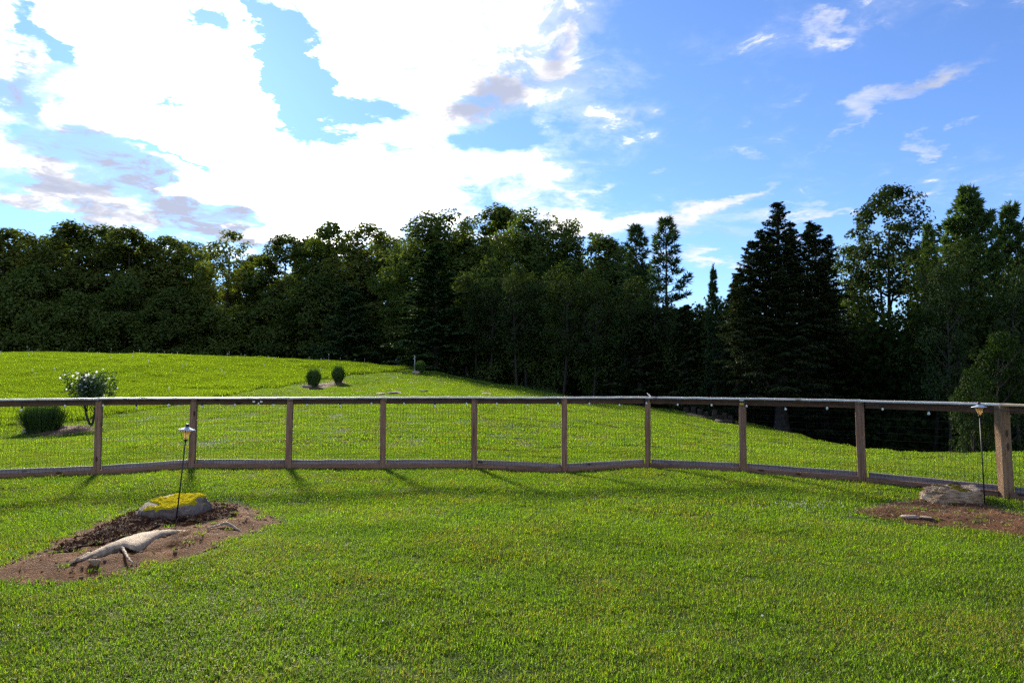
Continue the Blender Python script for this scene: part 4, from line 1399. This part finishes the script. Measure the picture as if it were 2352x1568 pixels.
def root_slab():
    up = [(172, 1284), (190, 1276), (215, 1265), (250, 1249), (285, 1234), (322, 1222.5), (360, 1217.5), (395, 1216), (420, 1216.5), (436, 1217)]
    dn = [(174, 1286), (194, 1281), (221, 1271), (256, 1259), (284, 1253), (306, 1260), (332, 1246), (366, 1227), (398, 1221.5), (422, 1220.5), (436, 1219)]
    nu = 46

    def res(L):
        L = np.array(L, float)
        d_ = np.concatenate([[0], np.cumsum(np.linalg.norm(np.diff(L, axis=0), axis=1))])
        q_ = np.linspace(0, d_[-1], nu)
        return np.stack([np.interp(q_, d_, L[:, 0]), np.interp(q_, d_, L[:, 1])], 1)
    U, D_ = res(up), res(dn)
    rg_ = np.random.RandomState(2)
    rows = []
    for i_ in range(nu):
        f_ = i_ / (nu - 1)
        bulge = math.sin(math.pi * min(max(f_, 0.0), 1.0)) ** 1.2
        zt, zb_ = 0.085 + 0.026 * bulge, 0.082 + 0.012 * bulge
        a_, b_ = gp(U[i_, 0], U[i_, 1], zt), gp(D_[i_, 0], D_[i_, 1], zb_)
        col = []
        back = Vector((a_.x, a_.y + 0.05 + 0.05 * bulge, zt - 0.11))
        col.append(back)
        for k_ in range(7):
            w_ = k_ / 6
            q_ = a_.lerp(b_, w_)
            q_.z += 0.022 * bulge * math.sin(math.pi * w_) + rg_.normal(0, .0016) + 0.006 * bulge * math.sin(w_ * 19 + f_ * 9)
            col.append(q_)
        col.append(b_ + Vector((0.002, 0.02 + 0.03 * bulge, -0.03)))
        col.append(b_ + Vector((0.004, 0.05 + 0.05 * bulge, -0.12)))
        rows.append(col)
    V_ = np.array([[tuple(q_) for q_ in c_] for c_ in rows])
    nv_ = V_.shape[1]
    idx_ = np.arange(nu * nv_).reshape(nu, nv_)
    f_ = np.stack([idx_[:-1, :-1], idx_[:-1, 1:], idx_[1:, 1:], idx_[1:, :-1]], -1).reshape(-1, 4)
    mb = MB()
    mb.add(V_.reshape(-1, 3), f_)
    for ps_, ws in (([(278, 1252, .085), (283, 1262, .075), (290, 1276, .07), (304, 1292, .06)], [.020, .013, .011, .006]), ([(205, 1270, .09), (180, 1282, .085), (160, 1296, .06)], [.012, .010, .005])):
        E = np.array([tuple(gp(*q_)) for q_ in ps_])
        t2 = np.linspace(0, len(E) - 1, len(E) * 4)
        E2 = np.stack([np.interp(t2, np.arange(len(E)), E[:, q_]) for q_ in range(3)], 1)
        for _ in range(2):
            E2[1:-1] = (E2[:-2] + E2[1:-1] * 2 + E2[2:]) / 4
        mb.tube(E2 + rg_.normal(0, .002, E2.shape), np.interp(t2, np.arange(len(ws)), ws), 8)
    props(link('exposed_root', mb.mesh('exposed_root', [M_ROOT], True)), 'large grey flattened root arching out of the dirt mound', 'root')


root_slab()
root('exposed_root', [(476, 1207, 0), (498, 1202, .02), (520, 1199, .035), (545, 1203, .01), (560, 1206, -.01)], [.007, .012, .018, .012, .006], 'small pale root hump at the edge of the dark mulch', [.8] * 5, h_left)
root('exposed_root', [(568, 1204, 0), (590, 1202, .012), (606, 1202, 0)], [.005, .007, .004], 'thin pale root tip at the end of the dirt mound', [.8] * 3, h_left)


# loose bits on the beds
def scatter_in(P, n_, rng):
    lo, hi = P.min(0), P.max(0)
    out = []
    while len(out) < n_:
        q = rng.uniform(lo, hi, (n_ * 2, 2))
        q = q[in_poly(q[:, 0], q[:, 1], P)]
        out = q if len(out) == 0 else np.vstack([out, q])
    return out[:n_]


rng = np.random.RandomState(6)
q = scatter_in(P_mul, 2600, rng)
z = h_left(q[:, 0], q[:, 1]) + 0.03 + 0.02 * rng.uniform(0, 1, len(q))
ch = leaf_quads(np.column_stack([q, z]), np.array([0, 0, 1.0]) + rng.normal(0, .6, (len(q), 3)), rng.uniform(.02, .06, len(q)), rng, 0.32)
q2 = scatter_in(P_left, 500, rng)
ch2 = leaf_quads(np.column_stack([q2, h_left(q2[:, 0], q2[:, 1]) + .012]), np.array([0, 0, 1.0]) + rng.normal(0, .4, (len(q2), 3)), rng.uniform(.012, .035, len(q2)), rng, 0.4)
props(link('mulch_chips', crown_mesh('mulch_chips', [ch, ch2], M_CHIP)), 'dark bark chips strewn over the dirt mound', 'mulch', kind='stuff')
q = scatter_in(P_right, 900, rng)
q3 = scatter_in(P_left, 140, rng)
qa = np.vstack([q, q3])
za = np.concatenate([h_right(q[:, 0], q[:, 1]), h_left(q3[:, 0], q3[:, 1])]) + .012
ch = leaf_quads(np.column_stack([qa, za]), np.array([0, 0, 1.0]) + rng.normal(0, .45, (len(qa), 3)), rng.uniform(.02, .085, len(qa)), rng, 0.16)
props(link('straw_bits', crown_mesh('straw_bits', [ch], M_STRAW)), 'dry straw and clippings lying on the bare earth', 'straw', kind='stuff')
# pebbles
D, F2 = ICO[2]
V_, F_, R_ = [], [], []
off = 0
qq = np.vstack([scatter_in(P_left, 170, rng), scatter_in(P_right, 90, rng)])
hz_ = np.concatenate([h_left(qq[:170, 0], qq[:170, 1]), h_right(qq[170:, 0], qq[170:, 1])])
for (x, y), zz in zip(qq, hz_):
    s_ = rng.uniform(.005, .016)
    v = D * (1 + rng.normal(0, .12, (len(D), 1))) * s_ * np.array([1.2, .9, .6]) + [x, y, zz + s_ * .3]
    V_.append(v)
    F_.append(F2 + off)
    off += len(v)
    R_.append(np.full(len(v), rng.uniform()))
props(link('pebbles', mesh_np('pebbles', np.vstack(V_), np.vstack(F_), [M_PEB], True, attrs={'rnd': ('FLOAT', np.concatenate(R_).astype(np.float32))})), 'small pebbles scattered over the bare earth', 'pebbles', kind='stuff')

# ------------------------------------------------------------------ fence
posts_px = [(-50, 1102.5), (223, 1087), (440, 1083), (662, 1081), (879, 1075.5), (1089, 1074.5), (1296, 1077), (1488, 1074), (1707, 1088), (1981, 1110.5), (2312, 1152.5)]
PP = [gp(*p) for p in posts_px]
PP.append(PP[-1] + Vector((0.36, -0.93, 0)) * 1.6)
PP.append(PP[-1] + Vector((0.36, -0.93, 0)) * 1.6)
PP.insert(0, PP[0] + (PP[0] - PP[1]).normalized() * 1.5)
for p in PP:
    p.z = gz(p.x, p.y)
TOPZ = [1.195] * len(PP)
fence = empty('fence', (PP[6].x, PP[6].y, 0))
props(fence, 'weathered timber yard fence with flat cap boards and welded wire panels', 'fence')
frng = np.random.RandomState(3)
fo = Vector(fence.location)
nP = len(PP)
CORNER = 11
for i, p in enumerate(PP):
    a1 = (PP[i] - PP[i - 1]) if i > 0 else (PP[1] - PP[0])
    a2 = (PP[i + 1] - PP[i]) if i < nP - 1 else a1
    d = (a1.normalized() + a2.normalized()).normalized() if i != CORNER else Vector((1, -0.04, 0))
    ang_ = math.atan2(d.y, d.x)
    w = 0.122 if i == CORNER else 0.094
    mb = MB()
    mb.beam(1.17 - p.z + 0.3, w, w, 6, 0.006, 0.0012, frng)
    M_ = Matrix(((0, 1, 0, 0), (0, 0, 1, 0), (1, 0, 0, -0.3), (0, 0, 0, 1)))
    mb.xf(M_)
    o = link('post', mb.mesh('post', [M_POSTNEW if i in (CORNER,) else M_POST]), fence, p - fo, (frng.normal(0, .006), frng.normal(0, .008), ang_))
    if i == CORNER:
        o['label'] = 'thick sunlit corner post'
    if i == 9:
        st = MB()
        st.beam(0.075, 0.004, 0.098, 1, 0.001, 0)
        s1 = link('post_sticker', st.mesh('post_sticker', [M_BLACK]), o, (-0.0375, -w / 2 - 0.003, 1.105))
        for nm, mm, zz, hh in (('sticker_band', M_WHITE, 0.036, 0.022), ('sticker_print', M_YELLOW, -0.022, 0.036)):
            st = MB()
            st.beam(0.064, 0.003, hh, 1, 0.0008, 0)
            so = link(nm, st.mesh(nm, [mm]), fence)
            so.parent = o
            so.location = (-0.032, -w / 2 - 0.0055, 1.105 + zz)
WIRES = {}
for i in range(nP - 1):
    A, B = PP[i], PP[i + 1]
    dv = (B - A)
    dv.z = 0
    L = dv.length
    dv.normalize()
    ang_ = math.atan2(dv.y, dv.x)
    nrm_ = Vector((-dv.y, dv.x, 0))         # away from the yard
    newer = i >= CORNER
    zl = (A.z + B.z) / 2
    slope = math.atan2(B.z - A.z, L)
    hw = 0.07 if (i == CORNER or i + 1 == CORNER) else 0.047
    # cap board
    mb = MB()
    mb.beam(L - 0.004 + (0.0 if i % 2 else 0.0), 0.14, 0.026, 12, 0.003, 0.0016, frng, x0=0.002)
    o = link('cap_board', mb.mesh('cap_board', [M_CAPNEW if newer else M_CAP]), fence, A + Vector((0, 0, 1.185 - A.z + frng.normal(0, .0015))) - fo, (0, 0, ang_))
    if newer: o['label'] = 'fresh pale tan cap board'
    # rail on edge under the cap
    for nm, off_, zc, hh, tt, mm in (('top_rail', 0.026, 1.170 - 0.046, 0.092, 0.038, M_RAIL), ('front_base_board', -0.022, 0.042, 0.088, 0.036, M_KICK), ('rear_base_board', 0.062, 0.102, 0.088, 0.036, M_REAR)):
        mb = MB()
        mb.beam(L - 2 * hw - 0.006, tt, hh, 10, 0.004, 0.0018, frng, x0=hw + 0.003)
        zb = zc if nm == 'top_rail' else zc + A.z
        o = link(nm, mb.mesh(nm, [mm]), fence, A + nrm_ * off_ + Vector((0, 0, zb - A.z)) - fo, (0, 0 if nm == 'top_rail' else -slope, ang_))
    # welded wire panel
    mb = MB()
    r_ = 0.0016
    x0, x1 = hw - 0.02, L - hw + 0.02
    off_ = 0.0035
    nv = int(round((x1 - x0) / 0.0508))
    for k in range(nv + 1):
        x = x0 + (x1 - x0) * k / nv
        mb.tube(np.array([[x, 0.02, 0.02], [x + frng.normal(0, .002), 0.02 + frng.normal(0, .003), 0.6], [x, 0.02, 1.12]]), r_, 3, cap=False)
    for k in range(12):
        zz = 0.03 + k * 0.0985
        mb.tube(np.array([[x0, 0.0225, zz], [(x0 + x1) / 2, 0.0225 + frng.normal(0, .003), zz + frng.normal(0, .004)], [x1, 0.0225, zz]]), r_, 3, cap=False)
    link('wire_mesh', mb.mesh('wire_mesh', [M_WIRE]), fence, A + Vector((0, 0, 0)) - fo, (0, -slope * 0.5, ang_))

# splinter standing on the cap
p = PP[8]
mb = MB()
mb.tube(np.array([[0.035, 0, 0.0], [0.0, 0, 0.03], [-0.028, 0, 0.055]]), [.008, .011, .006], 6)
props(link('wood_splinter', mb.mesh('wood_splinter', [M_CAP]), loc=(p.x + 0.03, p.y, 1.199)), 'short grey splinter slanting up from the fence cap where the rail bends', 'splinter')

# ------------------------------------------------------------------ string lights hanging along the fence rail
lights = empty('string_lights', (PP[6].x, PP[6].y, 1.18))
props(lights, 'black cable of small white bulbs strung along under the fence cap', 'string lights')
lo = Vector(lights.location)


def fence_point(px):
    """point on the fence line in the given picture column"""
    a = (px - 1176.0) / 1568.0 / math.cos(PITCH)
    for i in range(nP - 1):
        A, B = PP[i], PP[i + 1]
        d0, d1 = A.x - a * A.y, B.x - a * B.y
        if d0 <= 0 <= d1 or d1 <= 0 <= d0:
            s_ = d0 / (d0 - d1)
            q_ = A.lerp(B, s_)
            dv = (B - A).normalized()
            return q_, Vector((dv.y, -dv.x, 0)).normalized()
    return None, None


bulbs = [(57, 940), (156, 931), (246, 930), (321, 935), (395, 929), (471, 933), (546, 929), (599, 926), (633, 929), (708, 929), (783, 931), (855, 926), (930, 926), (1000, 931), (1072, 926), (1142, 926),
         (1212, 929), (1281, 926), (1351, 926), (1419, 929), (1486, 925), (1557, 928), (1634, 929), (1715, 931), (1803, 938), (1898, 936), (2028, 938), (2133, 948)]
cab = []
sock = MB()
sock.lathe([(0.0, 0.040), (0.010, 0.040), (0.013, 0.032), (0.014, 0.004), (0.012, 0.0), (0.0, 0.0)], 10)
sock_me = sock.mesh('socket', [M_CABLE], True)
bb = MB()
bb.lathe([(0.0, 0.004), (0.008, 0.003), (0.011, -0.010), (0.016, -0.022), (0.017, -0.029), (0.012, -0.036), (0.005, -0.041), (0.0, -0.046)], 12)
bulb_me = bb.mesh('bulb', [M_BULB], True)
prev = None
for (px, py) in bulbs:
    q_, nn = fence_point(px)
    q_ = q_ + nn * 0.062
    zb = EYE - (py - 868) / 1568.0 * q_.y * 1.0
    zb = min(max(zb, 1.02), 1.13)
    so = link('socket', sock_me, lights, Vector((q_.x, q_.y, zb + 0.018)) - lo, (frng.normal(0, .12), frng.normal(0, .12), 0))
    link('bulb', bulb_me, so)
    tp = Vector((q_.x, q_.y, zb + 0.056))
    hook = Vector((q_.x, q_.y, 1.150))
    if prev is not None:
        cab += [prev.lerp(hook, .3) - Vector((0, 0, .012)), prev.lerp(hook, .6) - Vector((0, 0, .014))]
    cab += [hook]
    if zb < 1.09:
        dr = MB()
        dr.tube(np.array([tp - lo, hook - lo]), 0.004, 5)
        link('drop_wire', dr.mesh('drop_wire', [M_CABLE]), lights)
    prev = hook
for (px, dz) in ((2200, .02), (2270, 0.005), (2312, -.02)):
    q_, nn = fence_point(px)
    if q_ is not None:
        cab.append(Vector((q_.x, q_.y, 1.14 + dz)) + nn * 0.085)
cab.append(Vector((PP[12].x - 0.06, PP[12].y, 1.155)))
mb = MB()
mb.tube(np.array([c - lo for c in cab]), 0.0042, 5)
link('cable', mb.mesh('cable', [M_CABLE], True), lights)
for px in (586, 603):
    q_, nn = fence_point(px)
    mb = MB()
    mb.beam(0.034, 0.02, 0.026, 1, 0.002, 0)
    link('cable_clip', mb.mesh('cable_clip', [M_WHITE]), lights, q_ + nn * 0.055 + Vector((0, 0, 1.128 - q_.z)) - lo, (0, 0, 0.05))


# ------------------------------------------------------------------ garden lanterns
def amber():
    m, t, out = mat('amber_glass')
    d = node(t, 'ShaderNodeBsdfPrincipled', {'Base Color': (0.80, 0.52, 0.20, 1), 'Roughness': 0.25})
    tr = node(t, 'ShaderNodeBsdfTranslucent', {'Color': (0.85, 0.62, 0.30, 1)})
    cl = node(t, 'ShaderNodeBsdfTransparent', {'Color': (0.95, 0.85, 0.65, 1)})
    m1 = node(t, 'ShaderNodeMixShader', {0: 0.45, 1: d.outputs[0], 2: tr.outputs[0]})
    lw = node(t, 'ShaderNodeLayerWeight', {'Blend': 0.35})
    m2 = node(t, 'ShaderNodeMixShader', {0: (S(t, lw.outputs['Facing']) * -0.4 + 0.42), 1: m1.outputs[0], 2: cl.outputs[0]})
    t.links.new(m2.outputs[0], out.inputs[0])
    return m


M_AMBER = amber()


def lantern(base, height, lean, label, rz):
    t_ = empty('garden_lantern', base, rz)
    t_.rotation_euler = (0, lean, 0)
    props(t_, label, 'garden lantern', 'path lanterns on thin black poles')
    H = height - 0.165
    mb = MB()
    mb.tube(np.array([[0, 0, -0.15], [0.002, 0, H * .5], [0, 0, H]]), [.0075, .007, .0065], 8)
    mb.lathe([(0.006, H - 0.03), (0.010, H - 0.012), (0.017, H), (0.015, H + 0.008), (0.0, H + 0.010)], 12)
    link('pole', mb.mesh('pole', [M_BLACK], True), t_)
    mb = MB()
    mb.lathe([(0.0, H + 0.012), (0.013, H + 0.012), (0.019, H + 0.03), (0.030, H + 0.06), (0.040, H + 0.085), (0.052, H + 0.104)], 18)
    link('glass_shade', mb.mesh('glass_shade', [M_AMBER], True), t_)
    mb = MB()
    mb.lathe([(0.0, H + 0.137), (0.016, H + 0.135), (0.026, H + 0.128), (0.050, H + 0.114), (0.079, H + 0.106), (0.080, H + 0.103), (0.05, H + 0.104), (0.0, H + 0.108)], 24)
    link('roof', mb.mesh('roof', [M_HAT], True), t_)
    mb = MB()
    mb.lathe([(0.0, H + 0.166), (0.015, H + 0.165), (0.018, H + 0.158), (0.016, H + 0.142), (0.021, H + 0.134), (0.0, H + 0.132)], 12)
    link('finial', mb.mesh('finial', [M_BLACK], True), t_)
    for k in range(4):
        a_ = k * math.pi / 2 + rz
        c, s_ = math.cos(a_), math.sin(a_)
        prof = [(0.010, H), (0.028, H + 0.004), (0.036, H + 0.018), (0.044, H + 0.05), (0.054, H + 0.085), (0.066, H + 0.102), (0.082, H + 0.104), (0.092, H + 0.098), (0.092, H + 0.090), (0.084, H + 0.088)]
        mb = MB()
        mb.tube(np.array([(r_ * c, r_ * s_, z_) for r_, z_ in prof]), 0.0028, 6)
        link('bracket', mb.mesh('bracket', [M_BLACK], True), t_)
    return t_


b = gp(404, 1195, 0.06)
zb = float(h_left([b.x], [b.y])[0])
lantern((b.x, b.y, zb), 1.0, R(5.4), 'leaning black pole lantern in front of the moss-topped boulder', 0.3)
b = gp(2262, 1163, 0.0)
zb = float(h_right([b.x], [b.y])[0])
lantern((b.x, b.y, zb), 1.205, R(-1.2), 'upright black pole lantern between the pale boulder and the corner post', 0.7)


# ------------------------------------------------------------------ grass
def blade_patch(size, nb_, hmin, hmax, wmin, wmax, rng, tilt=(0.2, 1.15), soft=True):
    x = rng.uniform(-.5, .5, nb_) * size
    y = rng.uniform(-.5, .5, nb_) * size
    an = rng.uniform(0, 6.283, nb_)
    tl = rng.uniform(*tilt, nb_)
    L = rng.uniform(hmin, hmax, nb_)
    w = rng.uniform(wmin, wmax, nb_)
    dv = np.stack([np.cos(an), np.sin(an), np.zeros(nb_)], 1)
    sd_ = np.stack([-np.sin(an), np.cos(an), np.zeros(nb_)], 1)
    b0 = np.stack([x, y, np.full(nb_, -0.004)], 1)
    up = np.array([0, 0, 1.0])
    m1 = b0 + (dv * np.sin(tl * .55)[:, None] + up * np.cos(tl * .55)[:, None]) * (L * .55)[:, None]
    t1 = m1 + (dv * np.sin(tl * 1.25)[:, None] + up * np.cos(tl * 1.25)[:, None]) * (L * .5)[:, None]
    W_ = w[:, None]
    V = np.stack([b0 - sd_ * W_ * .4, b0 + sd_ * W_ * .4, m1 - sd_ * W_ * .5, m1 + sd_ * W_ * .5, t1], 1).reshape(-1, 3)
    i = np.arange(nb_)[:, None] * 5
    f4 = i + np.array([[0, 1, 3, 2]])
    f3 = i + np.array([[2, 3, 4]])
    r_ = np.repeat(rng.uniform(0, 1, nb_), 5)
    return V, f4, f3, r_


def scatter_object(name, patches, loci, var, rot, scl, material, label):
    """one object: its mesh holds the blade patches and the places they are set; geometry nodes set them out"""
    V, F4, F3, rn, part = [], [], [], [], []
    off = 0
    for k, (v, f4, f3, r_) in enumerate(patches):
        V.append(v)
        F4.append(f4 + off)
        F3.append(f3 + off)
        rn.append(r_)
        part.append(np.full(len(v), k + 1))
        off += len(v)
    nl = len(loci)
    V.append(loci)
    rn.append(np.zeros(nl))
    part.append(np.zeros(nl))
    z0 = np.zeros(off)
    me = mesh_np(name, np.vstack(V), [np.vstack(F4), np.vstack(F3)], [material], False, attrs={
        'rnd': ('FLOAT', np.concatenate(rn).astype(np.float32)), 'part': ('INT', np.concatenate(part).astype(np.int32)),
        'var': ('INT', np.concatenate([z0, var + 1]).astype(np.int32)), 'rot': ('FLOAT_VECTOR', np.vstack([np.zeros((off, 3)), rot])), 'scl': ('FLOAT', np.concatenate([z0, scl]).astype(np.float32))})
    o = link(name, me)
    props(o, label, 'grass', kind='stuff')
    ng = bpy.data.node_groups.new(name + '_set_out', 'GeometryNodeTree')
    ng.interface.new_socket('Geometry', in_out='INPUT', socket_type='NodeSocketGeometry')
    ng.interface.new_socket('Geometry', in_out='OUTPUT', socket_type='NodeSocketGeometry')
    gi, go = ng.nodes.new('NodeGroupInput'), ng.nodes.new('NodeGroupOutput')

    def attr(nm, typ):
        a_ = ng.nodes.new('GeometryNodeInputNamedAttribute')
        a_.data_type = typ
        a_.inputs['Name'].default_value = nm
        return next(s_ for s_ in a_.outputs if s_.enabled and s_.name == 'Attribute')

    def eq(sock_, v):
        c_ = ng.nodes.new('FunctionNodeCompare')
        c_.data_type = 'INT'
        c_.operation = 'EQUAL'
        ins = [s_ for s_ in c_.inputs if s_.enabled]
        ng.links.new(sock_, ins[0])
        ins[1].default_value = v
        return next(s_ for s_ in c_.outputs if s_.enabled)

    def sepg(geo_, sel):
        s_ = ng.nodes.new('GeometryNodeSeparateGeometry')
        s_.domain = 'POINT'
        ng.links.new(geo_, s_.inputs['Geometry'])
        ng.links.new(sel, s_.inputs['Selection'])
        return s_.outputs['Selection']
    part_s = attr('part', 'INT')
    pts_g = sepg(gi.outputs[0], eq(part_s, 0))
    jn = ng.nodes.new('GeometryNodeJoinGeometry')
    for k in range(len(patches)):
        pg = sepg(gi.outputs[0], eq(part_s, k + 1))
        ip = ng.nodes.new('GeometryNodeInstanceOnPoints')
        ng.links.new(pts_g, ip.inputs['Points'])
        ng.links.new(pg, ip.inputs['Instance'])
        ng.links.new(eq(attr('var', 'INT'), k + 1), ip.inputs['Selection'])
        er = ng.nodes.new('FunctionNodeEulerToRotation')
        ng.links.new(attr('rot', 'FLOAT_VECTOR'), er.inputs[0])
        ng.links.new(er.outputs[0], ip.inputs['Rotation'])
        ng.links.new(attr('scl', 'FLOAT'), ip.inputs['Scale'])
        ng.links.new(ip.outputs[0], jn.inputs[0])
    ng.links.new(jn.outputs[0], go.inputs[0])
    md = o.modifiers.new('set_out', 'NODES')
    md.node_group = ng
    return o


def wedge_points(y0, y1, step, rng, xm=0.80, pad=3.2, jit=0.5):
    xs, ys = [], []
    y = y0
    while y < y1:
        hw_ = xm * y + pad
        x = np.arange(-hw_, hw_, step)
        xs.append(x + rng.uniform(-jit, jit, len(x)) * step)
        ys.append(y + rng.uniform(-jit, jit, len(x)) * step)
        y += step
    return np.concatenate(xs), np.concatenate(ys)


def slopes(x, y, e=0.3):
    z0 = ground_z(x, y)
    return z0, (ground_z(x + e, y) - z0) / e, (ground_z(x, y + e) - z0) / e


def bed_free(x, y, grow=0.0):
    ok = np.ones(len(x), bool)
    wob_x = np.array([mnoise.noise(Vector((a * 4, b_ * 4, 8.0))) for a, b_ in zip(x, y)]) * 0.10 if len(x) > 1 else 0
    wob_y = np.array([mnoise.noise(Vector((a * 4, b_ * 4, 18.0))) for a, b_ in zip(x, y)]) * 0.10 if len(x) > 1 else 0
    for P in BEDS:
        Q = P
        if grow:
            c = P.mean(0)
            Q = c + (P - c) * (1 + grow)
        ok &= ~in_poly(x + wob_x, y + wob_y, Q)
    return ok


rng = np.random.RandomState(12)
patches = []
for k in range(3):
    patches.append(blade_patch(0.24, 300, 0.016, 0.046, 0.0026, 0.0058, rng, (0.3, 1.5)))
for k in range(2):
    patches.append(blade_patch(0.46, 480, 0.018, 0.046, 0.004, 0.008, rng, (0.3, 1.45)))
for k in range(2):
    patches.append(blade_patch(1.1, 640, 0.022, 0.055, 0.010, 0.020, rng, (0.25, 1.3)))
for k in range(2):                                      # taller tufts here and there
    patches.append(blade_patch(0.20, 80, 0.030, 0.062, 0.004, 0.0085, rng, (0.4, 1.3)))
sets = []
x, y = wedge_points(1.6, 7.2, 0.125, rng)
sets.append((x, y, rng.randint(0, 3, len(x)), 1.0))
x, y = wedge_points(7.1, 15.0, 0.24, rng, pad=4.0)
sets.append((x, y, 3 + rng.randint(0, 2, len(x)), 1.0))
x, y = wedge_points(14.8, 66, 0.66, rng, pad=6.0)
sets.append((x, y, 5 + rng.randint(0, 2, len(x)), 1.0))
x, y = wedge_points(2.3, 13, 0.42, rng)
kp = np.array([mnoise.noise(Vector((a * .9, b_ * .9, 1.0))) for a, b_ in zip(x, y)]) > 0.05
sets.append((x[kp], y[kp], 7 + rng.randint(0, 2, kp.sum()), 1.0))
X_, Yg, VV = (np.concatenate([s_[i] for s_ in sets]) for i in range(3))
ok = bed_free(X_, Yg) & ~((in_field(X_, Yg)) & (Yg > 15)) & (wood_edge(X_, Yg) < 3.0)
X_, Yg, VV = X_[ok], Yg[ok], VV[ok].astype(int)
z0, sx, sy = slopes(X_, Yg)
rot = np.stack([np.arctan(sy), -np.arctan(sx), np.zeros(len(X_))], 1)
# random turn about z applied first: put it in the z euler angle (XYZ order, small tilts)
rz_ = rng.uniform(0, 6.283, len(X_))
far_ = Yg > 14
rot[~far_] = 0
rot[:, 2] = np.where(far_, rng.choice([0, np.pi], len(X_)), rz_)
fl_ = np.isclose(rot[:, 2], np.pi) & far_
rot[fl_, :2] *= -1
scl = rng.uniform(0.8, 1.2, len(X_))
scatter_object('lawn_grass', patches, np.stack([X_, Yg, z0], 1), VV, rot, scl, M_LAWN, 'short mown grass of the yard and hillside')

mp_ = [blade_patch(1.3, 700, 0.08, 0.19, 0.012, 0.026, rng, (0.1, 0.9)) for _ in range(3)]
x, y = wedge_points(18, 76, 0.62, rng, pad=8.0)
ok = in_field(x, y) & (wood_edge(x, y) < 4.0)
x, y = x[ok], y[ok]
z0, sx, sy = slopes(x, y)
rot = np.stack([np.arctan(sy), -np.arctan(sx), np.zeros(len(x))], 1)
scatter_object('meadow_grass', mp_, np.stack([x, y, z0], 1), rng.randint(0, 3, len(x)), rot, np.clip(0.95 + 0.55 * np.array([mnoise.fractal(Vector((a * .22, b_ * .5, 2.0)), 0.8, 2.0, 4) for a, b_ in zip(x, y)]), .7, 1.3) * np.where(y - np.interp(x, fl_x, fl_y) < 1.6, 1.45, 1.0), M_MEADOW, 'taller uncut meadow grass on the hill beyond the mown lawn')

# rough grass and weeds where the lawn meets the wood
wp = [blade_patch(1.4, 200, 0.25, 0.65, 0.02, 0.04, rng, (0.1, 0.8)) for _ in range(2)]
a_ = rng.uniform(-0.9, 0.05, 260)
e_ = np.interp(a_, cr_x, cr_y) * 1.03 + rng.uniform(3.0, 6.0, 260)
x, y = a_ * e_, e_
scatter_object('rough_grass', wp, np.stack([x, y, ground_z(x, y)], 1), rng.randint(0, 2, 260), np.zeros((260, 3)), rng.uniform(.7, 1.3, 260), M_CLUMP, 'rough tall grass at the shaded foot of the wood')

# sprigs of weed on the bare earth
sp_ = [blade_patch(0.09, 22, 0.02, 0.05, 0.004, 0.008, rng, (0.4, 1.4)) for _ in range(3)]
q = np.vstack([scatter_in(P_left, 60, rng), scatter_in(P_right, 45, rng), scatter_in(P_lb, 30, rng)])
zz = np.concatenate([h_left(q[:60, 0], q[:60, 1]), h_right(q[60:105, 0], q[60:105, 1]), h_lb(q[105:, 0], q[105:, 1])]) + 0.003
scatter_object('weed_sprigs', sp_, np.column_stack([q, zz]), rng.randint(0, 3, len(q)), np.column_stack([np.zeros((len(q), 2)), rng.uniform(0, 6, len(q))]), rng.uniform(.4, 1.1, len(q)), M_LAWN, 'small green weed sprigs on the bare earth')

# wild flowers in the meadow and clover heads in the yard
mb = MB()
for k in range(95):
    if k < 26:
        a = rng.uniform(-0.85, -0.10)
        yy = np.interp(a, cr_x, cr_y) * rng.uniform(0.97, 1.05)
        hh = rng.uniform(.35, 0.95)
    else:
        a = rng.uniform(-0.8, -0.12)
        yy = rng.uniform(32, 66)
        hh = rng.uniform(.25, .45)
    xx = a * yy
    if not in_field(np.array([xx]), np.array([yy]))[0]:
        continue
    zz = gz(xx, yy)
    tp = np.array([xx + rng.normal(0, .06), yy, zz + hh])
    mb.tube(np.array([[xx, yy, zz], tp]), .006, 3, cap=False)
    r_ = rng.uniform(.028, .055)
    mb.lathe([(0, .02), (r_, .012), (r_ * .8, -.01), (0, -.02)], 7, Matrix.Translation(Vector(tp)) @ Matrix.Rotation(rng.uniform(0, .9), 4, 'X'))
props(link('wildflowers', mb.mesh('wildflowers', [M_FLOWER])), 'white wild flower heads dotted over the meadow', 'flowers', kind='stuff')
mb = MB()
for k in range(190):
    if k < 90:
        c = gp(1850, 1163)
        xx, yy = c.x + rng.normal(0, .30), c.y + rng.normal(0, .12)
    elif k < 130:
        c = gp(2240, 1105)
        xx, yy = c.x + rng.normal(0, .8), c.y + rng.normal(0, .5)
    else:
        yy = rng.uniform(3.2, 10)
        xx = rng.uniform(-.75, .75) * yy
    if not bed_free(np.array([xx]), np.array([yy]))[0]:
        continue
    zz = gz(xx, yy) + rng.uniform(.03, .05)
    r_ = rng.uniform(.003, .006)
    mb.lathe([(0, r_ * 1.5), (r_, r_ * .6), (r_ * .8, -r_ * .5), (0, -r_ * .8)], 6, Matrix.Translation(Vector((xx, yy, zz))))
props(link('clover_heads', mb.mesh('clover_heads', [M_FLOWER])), 'tiny white clover heads in the lawn', 'flowers', kind='stuff')
